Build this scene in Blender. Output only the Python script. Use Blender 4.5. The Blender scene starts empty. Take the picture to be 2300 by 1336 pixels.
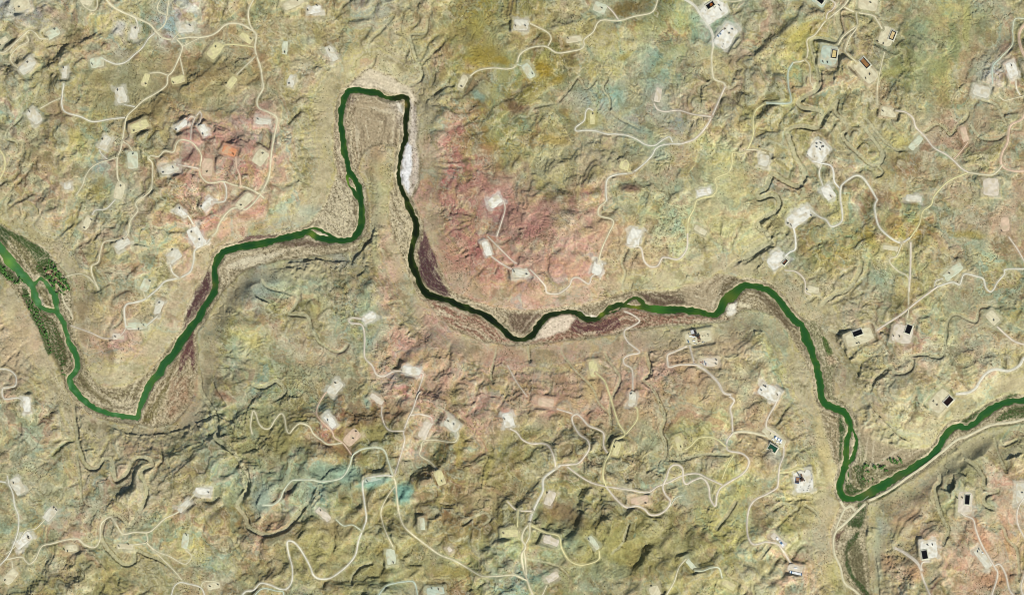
import bpy, bmesh, math, random
import numpy as np
random.seed(7)
RNG = np.random.default_rng(11)
S = 2.0                      # metres per photo pixel
CX, CY = 1150.0, 668.0
def wx(px): return (px - CX) * S
def wy(py): return (CY - py) * S
scene = bpy.context.scene
col = scene.collection
# ------------------------------------------------------------------ camera
GROUND_REF = 45.0
cam_d = bpy.data.cameras.new('camera')
cam_d.lens = 300.0
cam_d.sensor_width = 36.0
cam_d.clip_start = 100.0
cam_d.clip_end = 90000.0
cam = bpy.data.objects.new('camera', cam_d)
col.objects.link(cam)
cam.location = (0, 0, GROUND_REF + 2300 * S / 36.0 * 300.0)
cam.rotation_euler = (0, 0, 0)
scene.camera = cam
# ------------------------------------------------------------------ sky + sun
SUN_EL, SUN_AZ = 44.0, 146.0          # azimuth clockwise from north (+Y)
world = bpy.data.worlds.new('World')
scene.world = world
world.use_nodes = True
nt = world.node_tree
nt.nodes.clear()
sky = nt.nodes.new('ShaderNodeTexSky')
sky.sky_type = 'NISHITA'
sky.sun_disc = False
sky.sun_elevation = math.radians(SUN_EL)
sky.sun_rotation = math.radians(SUN_AZ)
bg = nt.nodes.new('ShaderNodeBackground')
bg.inputs['Strength'].default_value = 0.062
wo = nt.nodes.new('ShaderNodeOutputWorld')
nt.links.new(sky.outputs[0], bg.inputs['Color'])
nt.links.new(bg.outputs[0], wo.inputs['Surface'])
sd = bpy.data.lights.new('sun', 'SUN')
sd.energy = 4.7
sd.angle = math.radians(0.5)
sd.color = (1.0, 0.965, 0.87)
sun = bpy.data.objects.new('sun', sd)
col.objects.link(sun)
sun.rotation_euler = (math.radians(90 - SUN_EL), 0, math.radians(180 - SUN_AZ))
scene.view_settings.view_transform = 'Standard'
scene.view_settings.look = 'None'
scene.view_settings.gamma = 1.0
scene.cycles.filter_width = 1.0
scene.view_settings.exposure = 0.50
# ------------------------------------------------------------------ helpers
def lin(c):
    c = np.asarray(c, dtype=np.float64) / 255.0
    return np.where(c <= 0.04045, c / 12.92, ((c + 0.055) / 1.055) ** 2.4)
ALB = 0.64                    # picture value -> surface reflectance
def alb(c): return lin(c) * ALB * np.array([.965, 1.0, 1.005])
def smooth(a, b, x):
    t = np.clip((x - a) / (b - a), 0, 1)
    return t * t * (3 - 2 * t)
_perm = np.random.default_rng(5).permutation(1024)
_ang = np.random.default_rng(6).random(1024) * 2 * np.pi
_gx, _gy = np.cos(_ang).astype(np.float32), np.sin(_ang).astype(np.float32)
def perlin(x, y, seed=0):
    x = x.astype(np.float32); y = y.astype(np.float32)
    xi = np.floor(x).astype(np.int32); yi = np.floor(y).astype(np.int32)
    xf = x - xi; yf = y - yi
    u = xf * xf * xf * (xf * (xf * 6 - 15) + 10); v = yf * yf * yf * (yf * (yf * 6 - 15) + 10)
    def g(ix, iy, dx, dy):
        h = _perm[(_perm[(ix + seed * 131) & 1023] + iy + seed * 57) & 1023]
        return _gx[h] * dx + _gy[h] * dy
    a = g(xi, yi, xf, yf); b = g(xi + 1, yi, xf - 1, yf)
    c = g(xi, yi + 1, xf, yf - 1); d = g(xi + 1, yi + 1, xf - 1, yf - 1)
    ab = a + u * (b - a)
    return 1.5 * (ab + v * ((c + u * (d - c)) - ab))
def fbm(x, y, wl, octv=4, seed=0, gain=0.5, ridged=False):
    r = 0; amp = 1.0; tot = 0
    for o in range(octv):
        n = perlin(x / wl + 17.3 * o, y / wl - 9.1 * o, seed + o)
        if ridged: n = 1 - 2.2 * np.abs(n)
        r = r + amp * n; tot += amp; amp *= gain; wl *= 0.5
    return r / tot
def up(a, k, shape):
    h, w = shape
    v = np.arange(h, dtype=np.float32) / k; u = np.arange(w, dtype=np.float32) / k
    j = np.minimum(v.astype(int), a.shape[0] - 2); i = np.minimum(u.astype(int), a.shape[1] - 2)
    g = (v - j)[:, None]; f = (u - i)[None]
    a = a.astype(np.float32)
    r = a[j] * (1 - g) + a[j + 1] * g
    return r[:, i] * (1 - f) + r[:, i + 1] * f
def fbmg(X, Y, wl, octv=4, seed=0, gain=0.5, ridged=False, step=1.5):
    """fbm over a whole grid, each octave sampled only as finely as it needs"""
    out = 0; amp = 1.0; tot = 0
    for o in range(octv):
        k = int(max(1, min(16, wl / step / 5)))
        if k > 1:
            pad = ((0, 2 * k), (0, 2 * k))
            Xs = np.pad(X, pad, mode='edge')[::k, ::k]; Ys = np.pad(Y, pad, mode='edge')[::k, ::k]
        else: Xs, Ys = X, Y
        n = perlin(Xs / wl + 17.3 * o, Ys / wl - 9.1 * o, seed + o)
        if k > 1: n = up(n, k, X.shape)
        if ridged: n = 1 - 2.2 * np.abs(n)
        out = out + amp * n; tot += amp; amp *= gain; wl *= 0.5
    return (out / tot).astype(np.float32)
def blur(a, r):
    if r < 1: return a
    for ax in (0, 1):
        for _ in range(2):
            p = np.pad(a, [(r + 1, r) if i == ax else (0, 0) for i in range(a.ndim)], mode='edge')
            c = np.cumsum(p, axis=ax, dtype=np.float64)
            n = a.shape[ax]
            hi = np.take(c, np.arange(2 * r + 1, 2 * r + 1 + n), axis=ax)
            lo = np.take(c, np.arange(0, n), axis=ax)
            a = ((hi - lo) / (2 * r + 1)).astype(np.float32)
    return a
TILE = dict(A=(0, 0), B=(570, 0), C=(1140, 0), D=(1720, 0), E=(0, 440), F=(570, 440), G=(1140, 440), H=(1720, 440),
            I=(0, 886), J=(570, 886), K=(1140, 886), L=(1720, 886))
Q = 2.969
def tp(s):
    """'A 10,20 30,40 B 1,2' -> photo pixel points"""
    out = []; o = (0, 0); q = 1.0
    for w in s.split():
        if w in TILE: o = TILE[w]; q = Q
        elif w == 'X': o = (0, 0); q = 1.0
        else:
            v = [float(t) for t in w.split(',')]
            out.append([o[0] + v[0] / q, o[1] + v[1] / q] + [v[2] / q if i == 0 else t for i, t in enumerate(v[2:])])
    return out
def spline(pts, step=3.0):
    """Catmull-Rom through pts (rows of any length), resampled about every step pixels"""
    P = np.array(pts, dtype=float)
    P = np.vstack([2 * P[0] - P[1], P, 2 * P[-1] - P[-2]])
    out = []
    for i in range(1, len(P) - 2):
        a, b, c, d = P[i - 1], P[i], P[i + 1], P[i + 2]
        n = max(1, int(np.hypot(*(c - b)[:2]) / step))
        t = np.arange(n)[:, None] / n
        r = 0.5 * (2 * b + (c - a) * t + (2 * a - 5 * b + 4 * c - d) * t ** 2 + (3 * b - a - 3 * c + d) * t ** 3)
        out.append(r)
    out.append(P[-2][None])
    return np.vstack(out)
# ================================================================== traced data
# river centre lines: x, y, width, tone (0 dark ... 1 bright green, 2 teal)
RIVER = [tp("E -60,270,60 -20,330,60 20,370,62 60,430,60 110,490,58 160,545,55 205,590,48 225,640,34 235,690,34 270,740,30 320,762,28 370,772,26 385,790,30 420,850,32 440,920,30 460,980,32 490,1030,34 510,1080,34 513,1130,34 500,1175,32 467,1213,36 465,1245,36 490,1290,40 I 525,5,42 560,40,36 620,85,34 700,120,30 780,140,28 850,152,28 895,157,28 920,145,32 928,105,30 945,50,36 965,0,34 E 1000,1250,38 1050,1190,46 1100,1110,48 1150,1060,48 1200,980,46 1240,920,44 1280,870,44 1330,800,44 1380,710,38 1420,650,38 1435,600,32 1430,530,36 1432,470,36 1460,400,40 1510,365,40 1600,340,40 F 0,330,42 100,305,40 200,280,38 300,262,38 350,243,34 390,256,34 440,280,36 520,295,32 600,297,30 650,285,32 690,250,36 715,200,40 722,150,38 718,80,38 710,20,36 B 705,1290,34 698,1240,28 678,1200,28 645,1160,32 630,1110,34 612,1040,38 600,980,36 590,900,34 580,820,34 580,760,36 590,700,34 608,640,34 640,603,32 700,604,36 760,610,38 820,620,38 870,645,34 930,655,26 990,643,26 1020,665,32 1022,720,28 1018,780,28 1015,850,30 1010,920,30 990,990,28 975,1060,26 965,1130,22 965,1200,22 985,1260,24 F 1008,5,28 1030,60,30 1050,110,32 1080,170,36 1085,220,36 1070,280,34 1055,340,34 1045,400,38 1055,460,40 1085,530,38 1110,590,36 1150,650,40 1220,678,32 1300,695,34 1370,730,34 1440,755,40 1520,785,42 1590,830,40 1650,880,36 1700,930,32 G 40,947,30 90,957,26 140,945,34 180,900,36 215,850,36 260,805,34 320,785,26 380,775,24 440,770,24 480,795,26 530,822,30 590,820,34 640,785,32 690,745,32 750,725,30 790,732,20 830,742,18 880,742,28 920,738,38 980,755,42 1060,760,42 1140,757,42 1220,765,40 1300,780,36 1380,790,32 1420,760,48 1450,700,54 1500,655,50 1550,620,46 1590,595,40 1650,600,38 H 0,620,36 50,655,38 110,720,42 150,780,42 200,835,42 250,870,46 265,930,54 290,990,50 320,1070,42 345,1150,42 360,1230,42 L 372,0,44 400,60,46 460,90,40 520,115,38 555,165,38 565,230,38 550,290,36 540,350,34 538,430,34 525,500,40 505,570,40 495,630,34 520,683,36 590,695,36 650,680,44 720,640,54 800,595,54 880,550,50 960,505,46 1040,460,46 1120,400,46 1170,330,42 1220,250,40 1270,210,38 1340,220,36 1390,200,36 1440,150,42 1510,95,42 1600,55,38 1722,40,40 1900,35,40 2100,30,40"),
         tp("E 205,590,28 240,577,22 265,553,24 300,575,28 330,620,28 362,665,28 372,720,26 376,775,24"),
         tp("F 345,243,20 380,218,12 430,222,11 480,250,11 530,280,12 560,292,12"),
         tp("B 640,1150,16 622,1180,12 640,1240,14 672,1290,16 705,1330,20"),
         tp("G 780,722,20 820,688,18 860,678,18 890,700,24 910,728,24"),
         tp("G 640,795,9 690,778,8 740,755,8 780,728,8"),
         tp("G 1470,700,10 1500,700,12 1530,670,12 1550,640,10"),
         tp("L 572,215,14 598,260,18 605,330,16 590,400,16 560,450,18"),
         tp("L 548,470,8 556,520,6 560,580,5")]
# ---- valley floor (light sediment) outlines, photo pixels
VALLEY = [
 [(-60,470),(0,505),(30,522),(60,540),(95,558),(112,578),(132,605),(152,640),(158,665),(157,720),(158,770),(172,800),(190,835),(215,865),(250,878),(280,872),(310,858),(340,835),(365,805),(385,785),(370,830),(345,870),(325,900),(312,925),(305,945),(270,942),(230,930),(200,915),(175,890),(155,860),(150,845),(152,830),(140,838),(125,800),(110,780),(95,750),(85,720),(70,695),(55,675),(40,650),(20,630),(0,610),(-60,580)],
 [(302,945),(330,895),(380,815),(432,730),(440,790),(437,840),(432,880),(415,915),(385,948),(350,952),(320,950)],
 [(465,612),(478,598),(478,640),(460,690),(440,725),(412,752),(416,710),(435,660)],
 [(482,650),(488,600),(498,572),(530,558),(600,550),(690,530),(760,545),(795,552),(800,558),(740,567),(650,578),(590,588),(540,606),(505,640),(485,665)],
 [(690,517),(735,455),(748,420),(758,395),(772,400),(790,425),(806,440),(810,480),(803,525),(775,543),(720,525)],
 [(752,290),(760,235),(772,205),(788,200),(790,240),(780,300),(785,360),(795,405),(785,425),(762,400),(752,340)],
 [(780,205),(870,215),(908,225),(912,300),(892,325),(850,318),(822,330),(805,350),(797,385),(783,330),(776,270)],
 [(780,200),(800,178),(830,156),(870,170),(900,190),(925,203),(936,225),(920,240),(905,212),(850,200)],
 [(915,215),(930,235),(935,270),(933,320),(940,360),(938,400),(928,432),(920,445),(900,415),(893,395),(903,335),(912,280)],
 [(880,430),(893,420),(915,480),(930,500),(928,540),(918,600),(903,570),(888,535),(879,500),(877,460)],
 [(945,520),(962,560),(985,605),(1008,650),(1060,680),(1140,698),(1180,703),(1250,697),(1330,686),(1400,664),(1440,658),(1520,655),(1590,635),(1612,620),(1640,622),(1672,635),(1640,660),(1600,712),(1520,700),(1440,695),(1350,720),(1290,708),(1220,725),(1190,765),(1140,755),(1080,712),(1000,675),(955,660),(930,610),(928,560)],
 [(955,665),(1000,675),(1060,700),(1110,735),(1150,765),(1200,765),(1230,715),(1290,700),(1320,715),(1400,690),(1500,700),(1600,708),(1640,715),(1590,722),(1500,728),(1430,735),(1380,748),(1300,757),(1200,770),(1140,770),(1080,762),(1020,735),(985,705)],
 [(1600,712),(1640,690),(1665,640),(1690,645),(1720,655),(1750,682),(1780,722),(1800,762),(1822,830),(1806,795),(1775,745),(1740,705),(1700,690),(1665,690),(1645,712)],
 [(1798,715),(1835,722),(1855,765),(1882,812),(1868,850),(1872,890),(1905,915),(1922,960),(1950,985),(2010,1008),(2060,1014),(2112,1005),(2085,1035),(2040,1062),(1990,1090),(1930,1112),(1900,1110),(1890,1060),(1900,980),(1850,890),(1840,830)],
 [(1842,880),(1885,915),(1895,960),(1900,1000),(1888,1050),(1878,1035),(1855,960),(1843,905)],
 [(2135,975),(2160,948),(2200,925),(2260,892),(2400,880),(2400,935),(2240,950),(2180,975),(2110,1030),(2040,1075),(1980,1110),(1940,1126),(1925,1118),(2040,1050),(2110,1005)],
 [(1900,1122),(1945,1122),(1944,1180),(1940,1210),(1946,1260),(1952,1336),(1965,1400),(1925,1336),(1895,1285),(1876,1225),(1870,1190),(1885,1160)]]
# ---- surface patches inside / beside the valley: colour, polygon, feather px
PATCH = [
 ((172,160,128), VALLEY[0], 3), ((140,132,92), [(-60,480),(0,510),(40,530),(70,548),(85,590),(90,612),(80,620),(30,575),(0,540),(-60,500)], 4),
 ((56,82,38), [(10,512),(30,522),(60,538),(95,556),(114,580),(120,606),(96,628),(86,612),(80,590),(66,566),(48,548),(28,536)], 4),
 ((34,64,32), [(-60,470),(0,505),(22,520),(18,545),(12,560),(0,540),(-60,520)], 4),
 ((36,64,32), [(-60,560),(0,578),(22,602),(40,625),(50,634),(30,636),(10,622),(-60,590)], 4),
 ((70,82,50), [(48,640),(62,648),(90,705),(108,752),(118,790),(108,800),(88,750),(66,700),(50,665)], 4), ((84,82,56), [(96,700),(125,730),(145,775),(150,820),(140,830),(118,790)], 5), ((182,150,122), [(95,600),(125,600),(145,630),(150,655),(125,650),(105,625)], 5),
 ((172,150,120), [(62,648),(78,650),(88,680),(104,718),(96,712),(76,680)], 4),
 ((100,92,64), [(85,685),(112,718),(135,750),(148,790),(150,815),(135,800),(112,755),(95,720)], 4),
 ((120,112,82), [(100,760),(118,780),(140,835),(150,870),(138,850),(118,800)], 4),
 ((128,118,78), [(78,642),(100,645),(118,680),(120,693),(98,682),(82,660)], 3),
 ((205,190,162), [(60,600),(70,610),(80,625),(72,622)], 2), ((210,198,172), [(80,650),(90,668),(104,690),(92,684),(80,664)], 2),
 ((122,112,80), [(165,825),(190,850),(215,878),(240,890),(235,905),(205,885),(178,865)], 5),
 ((150,138,104), [(190,870),(260,885),(330,845),(372,800),(350,850),(310,915),(255,920)], 6),
 ((206,192,158), [(245,905),(285,890),(305,900),(300,930),(270,935)], 4),
 ((176,158,124), VALLEY[1], 4), ((118,108,66), [(315,945),(335,915),(370,865),(392,815),(375,880),(352,935),(330,948)], 4),
 ((108,66,66), [(405,800),(432,735),(438,790),(435,840),(425,800),(400,845)], 4), ((168,134,106), [(385,850),(425,845),(420,900),(385,945),(372,930)], 6),
 ((70,40,50), VALLEY[2], 3), ((180,165,135), VALLEY[3], 4), ((212,200,172), [(505,600),(560,575),(640,566),(600,585),(540,606)], 4),
 ((120,100,88), [(610,545),(690,535),(760,545),(700,556),(640,553)], 5), ((110,80,76), [(505,563),(560,530),(640,528),(600,542),(530,552)], 4),
 ((206,192,160), VALLEY[4], 4), ((120,108,80), [(790,440),(806,448),(804,500),(797,470)], 3), ((235,225,205), [(706,518),(722,520),(740,532),(728,532)], 1.5),
 ((175,155,130), VALLEY[5], 4), ((110,96,80), [(776,300),(785,350),(797,385),(790,345),(782,300)], 3),
 ((168,148,120), VALLEY[6], 5), ((132,112,104), [(778,215),(815,212),(800,225),(785,240)], 4),
 ((190,172,140), [(782,240),(795,270),(795,330),(800,380),(792,370),(783,320)], 3),
 ((206,190,168), [(862,225),(900,232),(908,260),(908,300),(900,305),(870,285)], 4), ((232,222,205), [(885,222),(903,240),(908,262),(896,250)], 2),
 ((222,206,178), VALLEY[7], 3), ((222,205,175), [(815,165),(835,160),(870,182),(895,205),(870,200),(840,178)], 3),
 ((110,88,78), [(918,215),(932,240),(930,270),(922,260)], 3), ((210,196,180), VALLEY[8], 3), ((236,236,240), [(914,318),(926,330),(925,370),(919,400),(917,440),(906,412),(897,395),(906,350)], 2), ((190,150,136), [(928,335),(938,350),(934,400),(926,430),(928,380)], 2),
 ((196,180,146), VALLEY[9], 3), ((170,152,124), VALLEY[10], 5), ((66,40,54), [(946,532),(960,570),(980,610),(1012,662),(1000,668),(965,655),(945,615),(938,570)], 3),
 ((112,82,82), [(950,510),(975,570),(985,605),(965,590),(950,550)], 4),
 ((158,112,96), VALLEY[11], 4), ((232,212,188), [(1215,725),(1270,705),(1295,712),(1270,742),(1225,758),(1200,765)], 3),
 ((112,70,66), [(1290,712),(1325,722),(1345,735),(1310,750),(1280,745)], 4), ((128,88,80), [(1335,725),(1390,712),(1395,735),(1340,750)], 8),
 ((240,228,210), [(1300,697),(1320,708),(1350,712),(1335,716),(1312,714)], 1.5), ((120,98,84), [(1140,705),(1230,704),(1205,735),(1185,755),(1150,745)], 5),
 ((100,80,70), [(1400,664),(1460,658),(1530,668),(1545,678),(1500,690),(1450,686)], 5), ((160,148,122), [(1520,660),(1590,640),(1630,625),(1620,670),(1590,700),(1540,685)], 6),
 ((96,84,60), [(1625,640),(1650,625),(1680,630),(1650,650),(1620,680)], 4), ((165,150,118), VALLEY[12], 4), ((118,104,82), [(1690,650),(1720,660),(1755,700),(1790,760),(1775,745),(1735,700)], 4),
 ((240,232,215), [(1630,690),(1655,678),(1652,705),(1635,710)], 2), ((218,205,172), [(1660,680),(1690,683),(1685,690),(1662,688)], 3),
 ((150,146,110), VALLEY[13], 4), ((84,112,48), [(1846,752),(1858,762),(1872,792),(1862,800),(1850,775)], 3), ((196,170,138), [(1852,800),(1872,798),(1882,812),(1862,822)], 4),
 ((162,158,122), [(1935,985),(2040,1012),(2010,1030),(1940,1015)], 6), ((120,114,84), [(1985,1050),(2090,1012),(2040,1055),(1980,1080)], 6),
 ((136,130,92), [(1900,1050),(1935,1040),(1985,1070),(1940,1105),(1905,1095)], 5),
 ((165,148,115), VALLEY[14], 3), ((58,84,42), [(1900,1075),(1925,1098),(1960,1105),(2000,1088),(1960,1112),(1920,1118),(1900,1105)], 3), ((54,80,40), [(1965,1118),(2010,1088),(2020,1090),(1975,1122)], 2), ((74,84,52), [(1918,1045),(1940,1045),(1946,1085),(1935,1100),(1925,1075)], 3), ((36,74,34), [(1882,925),(1893,940),(1901,975),(1898,1005),(1889,1045),(1883,1020),(1886,980)], 3),
 ((36,76,34), [(2150,955),(2200,920),(2270,886),(2290,884),(2240,915),(2200,942),(2175,955)], 3), ((66,88,44), [(2228,950),(2270,915),(2400,900),(2400,925),(2270,940)], 4),
 ((175,162,130), [(2190,960),(2240,930),(2250,925),(2235,948)], 3),
 ((190,176,142), VALLEY[16], 4), ((44,66,36), [(1930,1122),(1948,1130),(1945,1160),(1936,1188),(1905,1182),(1900,1172),(1925,1150)], 3),
 ((46,64,36), [(1935,1190),(1925,1210),(1912,1228),(1905,1245),(1903,1260),(1897,1240),(1905,1215),(1915,1200)], 3),
 ((110,82,66), [(1880,1200),(1900,1188),(1882,1215),(1880,1232),(1915,1222),(1878,1234)], 3),
 ((112,108,78), [(1912,1215),(1930,1215),(1940,1250),(1945,1320),(1925,1300),(1908,1260)], 5),
 ((40,70,34), [(1900,1243),(1908,1258),(1915,1290),(1940,1315),(1965,1345),(1950,1345),(1920,1310),(1903,1285)], 2),
]
# ---- broad ground colours: one character per 50 px
PAL = dict(t=(180,166,134), k=(170,158,120), p=(194,158,136), r=(182,138,118), R=(164,116,102), o=(150,141,94), Y=(160,144,76),
           y=(190,179,122), g=(156,163,134), a=(144,168,148), G=(116,112,64), b=(138,114,80), c=(204,192,150), w=(192,188,172),
           l=(190,184,140), P=(198,172,140), s=(158,156,138))
CMAP = """wwttktkswkkokkkksskkoYoootkkGGyllgtgkklkkgyktk
tttkktkwtkkkkkkktkkkoYtkokkkylygattkYkkkGgyktk
ttkkksokkkkbkkkkktkkoYYooGkllagtktkyYlksGgyktt
tktkogkkbbkkktkkcctkotoYYGoktggkktkkltkkGoykwt
tgkkookbbktptkkkccstkbooktsatstktkkykkkkkkoktk
gtkkkkbkpppptkktttskrbookYttststtykkokkkkkttkk
tkkyktkkprrpptkttttprbYYktttggtyltkkokkkyttkkt
tkktskkrrpRrpktkPktrRrokkkttbtkkyktkkttkbktktk
kktkogtkpptpktkkkkpRrrpkokrtkkkllkskkkkkytttkt
kttksttkprtpktkckkprRRRprkptkllltlkltykkyktttt
oktktttkprpksskkkptrRRRRrppkyllkllkkotYkYYtktt
tottkkktptkslskskptrrRrrrppklllttktgoYkyykttlk
ttgtktkkptkslskkkptprrrpppptylltttktktkgyyktkk
tttkkkkttktsllktgptpprppppptttlltkttkttkkykkkk
Pttkkpktttyktkkgkttpppppptttttlltllktttttkktkk
tPtkppttkkgyktktgppppPptppPPpttcctlkttktttlttt
ttttttkktkgkgktktppppPpptppPpppccclkttkttPtktk
tktkkctcrkkgokbbkppptpPppptpppkccckttttttkkccc
ttttttttrggogogbbkppppptpkptkkkcyckkttttclclll
kgtttktkkgooobrbookpopkokkbkkkyycckkttcllccccl
ttkktttkkgoggakookpobkookkkkkkkktykkkccclcllcc
otktttttkgggggaookobbkbkkokkktkkyykkccPclPlkPP
ktkttttktkokkaaokokbbkkbokoktktkyykcckPcPklPPP
kkttktkokkbbpokkookbbbogogkookkyyycckPcklPkPPP
kkktktkkykkpbooyogokoogygaoggkkkycccgPllkPPPPP
tktkkotkkgkbkookogkkyogagkogkkykyccPPyPkPkPPPP
kootokkokkkkogkoggtkoyagoogkkkykyccPPykkPkPPPP""".split('\n')
# ---- local ground colour blobs: x y rx ry angle r g b strength
BLOB = [tuple(float(v) for v in s.split()) for s in """1085 125 40 26 10 150 126 42 .95
1128 138 26 11 10 150 126 42 .9
1060 158 22 9 0 150 124 44 .8
1072 65 20 34 0 156 142 62 .8
1222 158 18 30 -30 150 124 40 .95
1252 182 34 12 -25 146 122 42 .85
1403 122 24 9 -20 160 140 60 .8
1245 315 44 13 8 166 144 70 .8
1326 262 24 26 20 164 150 74 .8
1790 88 30 38 30 172 160 80 .7
2008 160 32 10 -15 170 162 84 .7
2168 60 10 60 0 186 178 104 .7
1956 535 13 34 -25 160 146 70 .8
2175 522 52 10 8 160 142 64 .8
2060 500 20 12 30 150 140 72 .5
870 1235 34 24 20 150 126 56 .85
862 1290 16 14 0 160 130 70 .6
1010 1285 60 16 5 140 124 62 .8
1035 1015 10 46 5 156 140 72 .7
1092 1040 12 52 10 160 146 78 .7
1170 1025 34 16 -15 140 122 62 .7
1405 1240 70 50 30 146 132 62 .75
1330 1190 30 30 0 140 128 66 .6
640 1000 40 26 -40 140 124 62 .7
690 1020 36 12 -35 128 108 58 .7
168 303 20 22 0 172 160 92 .8
222 412 14 26 20 140 122 60 .6
1415 18 46 16 -18 108 90 46 .9
1380 25 26 16 0 118 100 52 .7
1060 88 10 20 -30 100 84 46 .7
2142 92 12 60 -8 106 118 78 .75
2120 150 24 30 0 122 124 80 .6
1530 40 44 26 0 182 180 112 .5
1485 145 10 40 30 166 150 80 .5
900 1108 26 24 0 122 158 140 .85
750 1062 60 24 0 140 160 134 .8
915 1050 30 30 0 156 160 132 .5
840 1085 34 16 0 128 156 128 .7
1652 62 12 10 0 150 170 156 .6
1560 42 18 12 0 150 176 158 .6
1600 45 90 30 25 160 176 146 .55
1430 290 46 10 20 138 160 142 .7
1482 352 16 12 0 142 160 146 .6
590 1120 24 36 0 146 158 140 .8
575 975 8 16 0 148 172 162 .7
1426 1200 4 7 0 70 140 132 .9
1427 1165 3 4 0 80 146 136 .8
1395 1280 20 14 0 130 140 122 .8
1345 1280 16 30 0 130 146 122 .6
1440 1270 8 30 5 130 146 118 .6
1515 1205 12 16 0 146 154 120 .6
1545 1250 16 14 30 130 148 120 .6
1080 218 22 12 30 130 158 142 .7
215 105 22 12 0 146 162 140 .6
64 190 8 30 20 140 162 140 .6
190 240 16 6 0 140 170 160 .6
824 910 8 20 0 136 166 150 .7
1255 1150 54 34 15 120 86 66 .9
1300 1170 20 26 0 122 88 66 .6
765 1005 54 18 20 122 90 64 .8
890 920 44 24 0 138 104 82 .7
820 940 50 24 0 132 100 76 .7
745 1185 50 26 30 118 88 70 .7
335 240 52 18 -25 134 112 74 .7
480 75 70 12 -10 138 112 76 .6
545 170 44 24 0 138 116 82 .6
150 90 60 16 -10 140 122 86 .5
1170 500 60 32 20 142 98 90 .7
1225 465 40 22 0 138 96 88 .7
1284 460 14 24 0 128 90 84 .7
1035 420 30 16 0 152 104 96 .7
1165 240 26 14 20 96 66 58 .85
1150 225 18 14 0 110 84 60 .6
1185 380 12 18 0 120 86 76 .7
445 350 44 16 10 142 100 88 .8
400 392 24 16 30 140 98 88 .7
545 325 26 18 0 146 108 98 .6
380 490 16 12 0 150 104 94 .7
1422 420 20 10 0 128 80 76 .8
520 460 30 8 -35 132 92 90 .6
650 1105 8 26 15 134 86 60 .8
505 892 26 12 20 158 112 92 .7
1260 600 120 24 10 176 126 104 .55
1180 655 60 26 25 176 128 106 .55
960 730 40 14 40 156 112 96 .5
1135 800 120 14 0 188 146 114 .5
1000 870 60 40 0 178 134 110 .5
1560 840 60 30 30 180 136 108 .5
1340 855 80 40 0 186 150 118 .4
2030 1170 40 20 -30 190 140 106 .6
2060 1280 26 30 0 180 128 96 .7
1990 1265 30 30 0 182 132 100 .7
2200 1200 20 60 -20 190 134 100 .7
2260 1210 14 60 -10 190 134 100 .6
2240 1300 50 30 0 184 126 92 .6
1330 868 20 30 0 200 184 120 .6
1560 757 50 20 -8 214 200 140 .7
1850 1010 16 90 -4 206 184 130 .7
1840 980 14 60 -10 208 190 136 .6
1100 450 26 12 -30 200 190 184 .8
1112 446 12 10 0 212 204 198 .8
430 16 26 12 20 198 196 184 .8
268 66 16 18 0 210 206 198 .8
275 125 26 14 -10 170 160 140 .6
30 20 30 20 0 200 198 184 .6
700 90 20 14 0 160 176 160 .5
850 340 22 24 0 196 150 116 .6
846 370 18 40 0 186 160 104 .5
860 440 14 90 0 176 172 118 .5
845 560 8 60 0 190 182 126 .5
680 610 60 12 -8 186 180 130 .6
620 620 40 14 -15 150 166 146 .6
980 800 60 14 -10 184 166 112 .5
1020 880 14 30 0 180 168 100 .5
1935 1250 22 16 10 160 172 150 .3
1975 1240 12 90 3 170 186 160 .7
1990 1180 22 16 40 170 182 170 .6
1800 1140 40 60 10 164 150 92 .5
1765 1180 16 30 -20 176 168 92 .6
1700 1150 20 60 10 142 116 90 .5
1660 1130 50 20 -40 146 126 100 .4
690 470 30 16 0 150 166 150 .6
640 470 20 16 -30 176 184 160 .6
645 505 40 10 -20 186 168 124 .4
395 930 60 20 -8 168 156 128 .7
620 1050 12 10 0 180 166 150 .5
1735 1020 24 16 25 176 182 168 .7
1550 120 70 20 0 168 172 130 .4
1690 600 30 40 40 168 166 124 .6
1700 560 44 14 -35 160 158 118 .6
1870 250 10 36 15 150 146 98 .5
2090 270 60 26 0 166 150 118 .5
2200 270 60 30 0 166 148 118 .6
30 780 26 60 15 196 172 136 .6
20 700 14 40 0 206 192 140 .5
2190 1050 20 70 -8 170 168 126 .6
2225 1150 16 40 -10 166 168 124 .6
2120 1160 12 60 -8 156 152 104 .5""".split('\n')]
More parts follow.
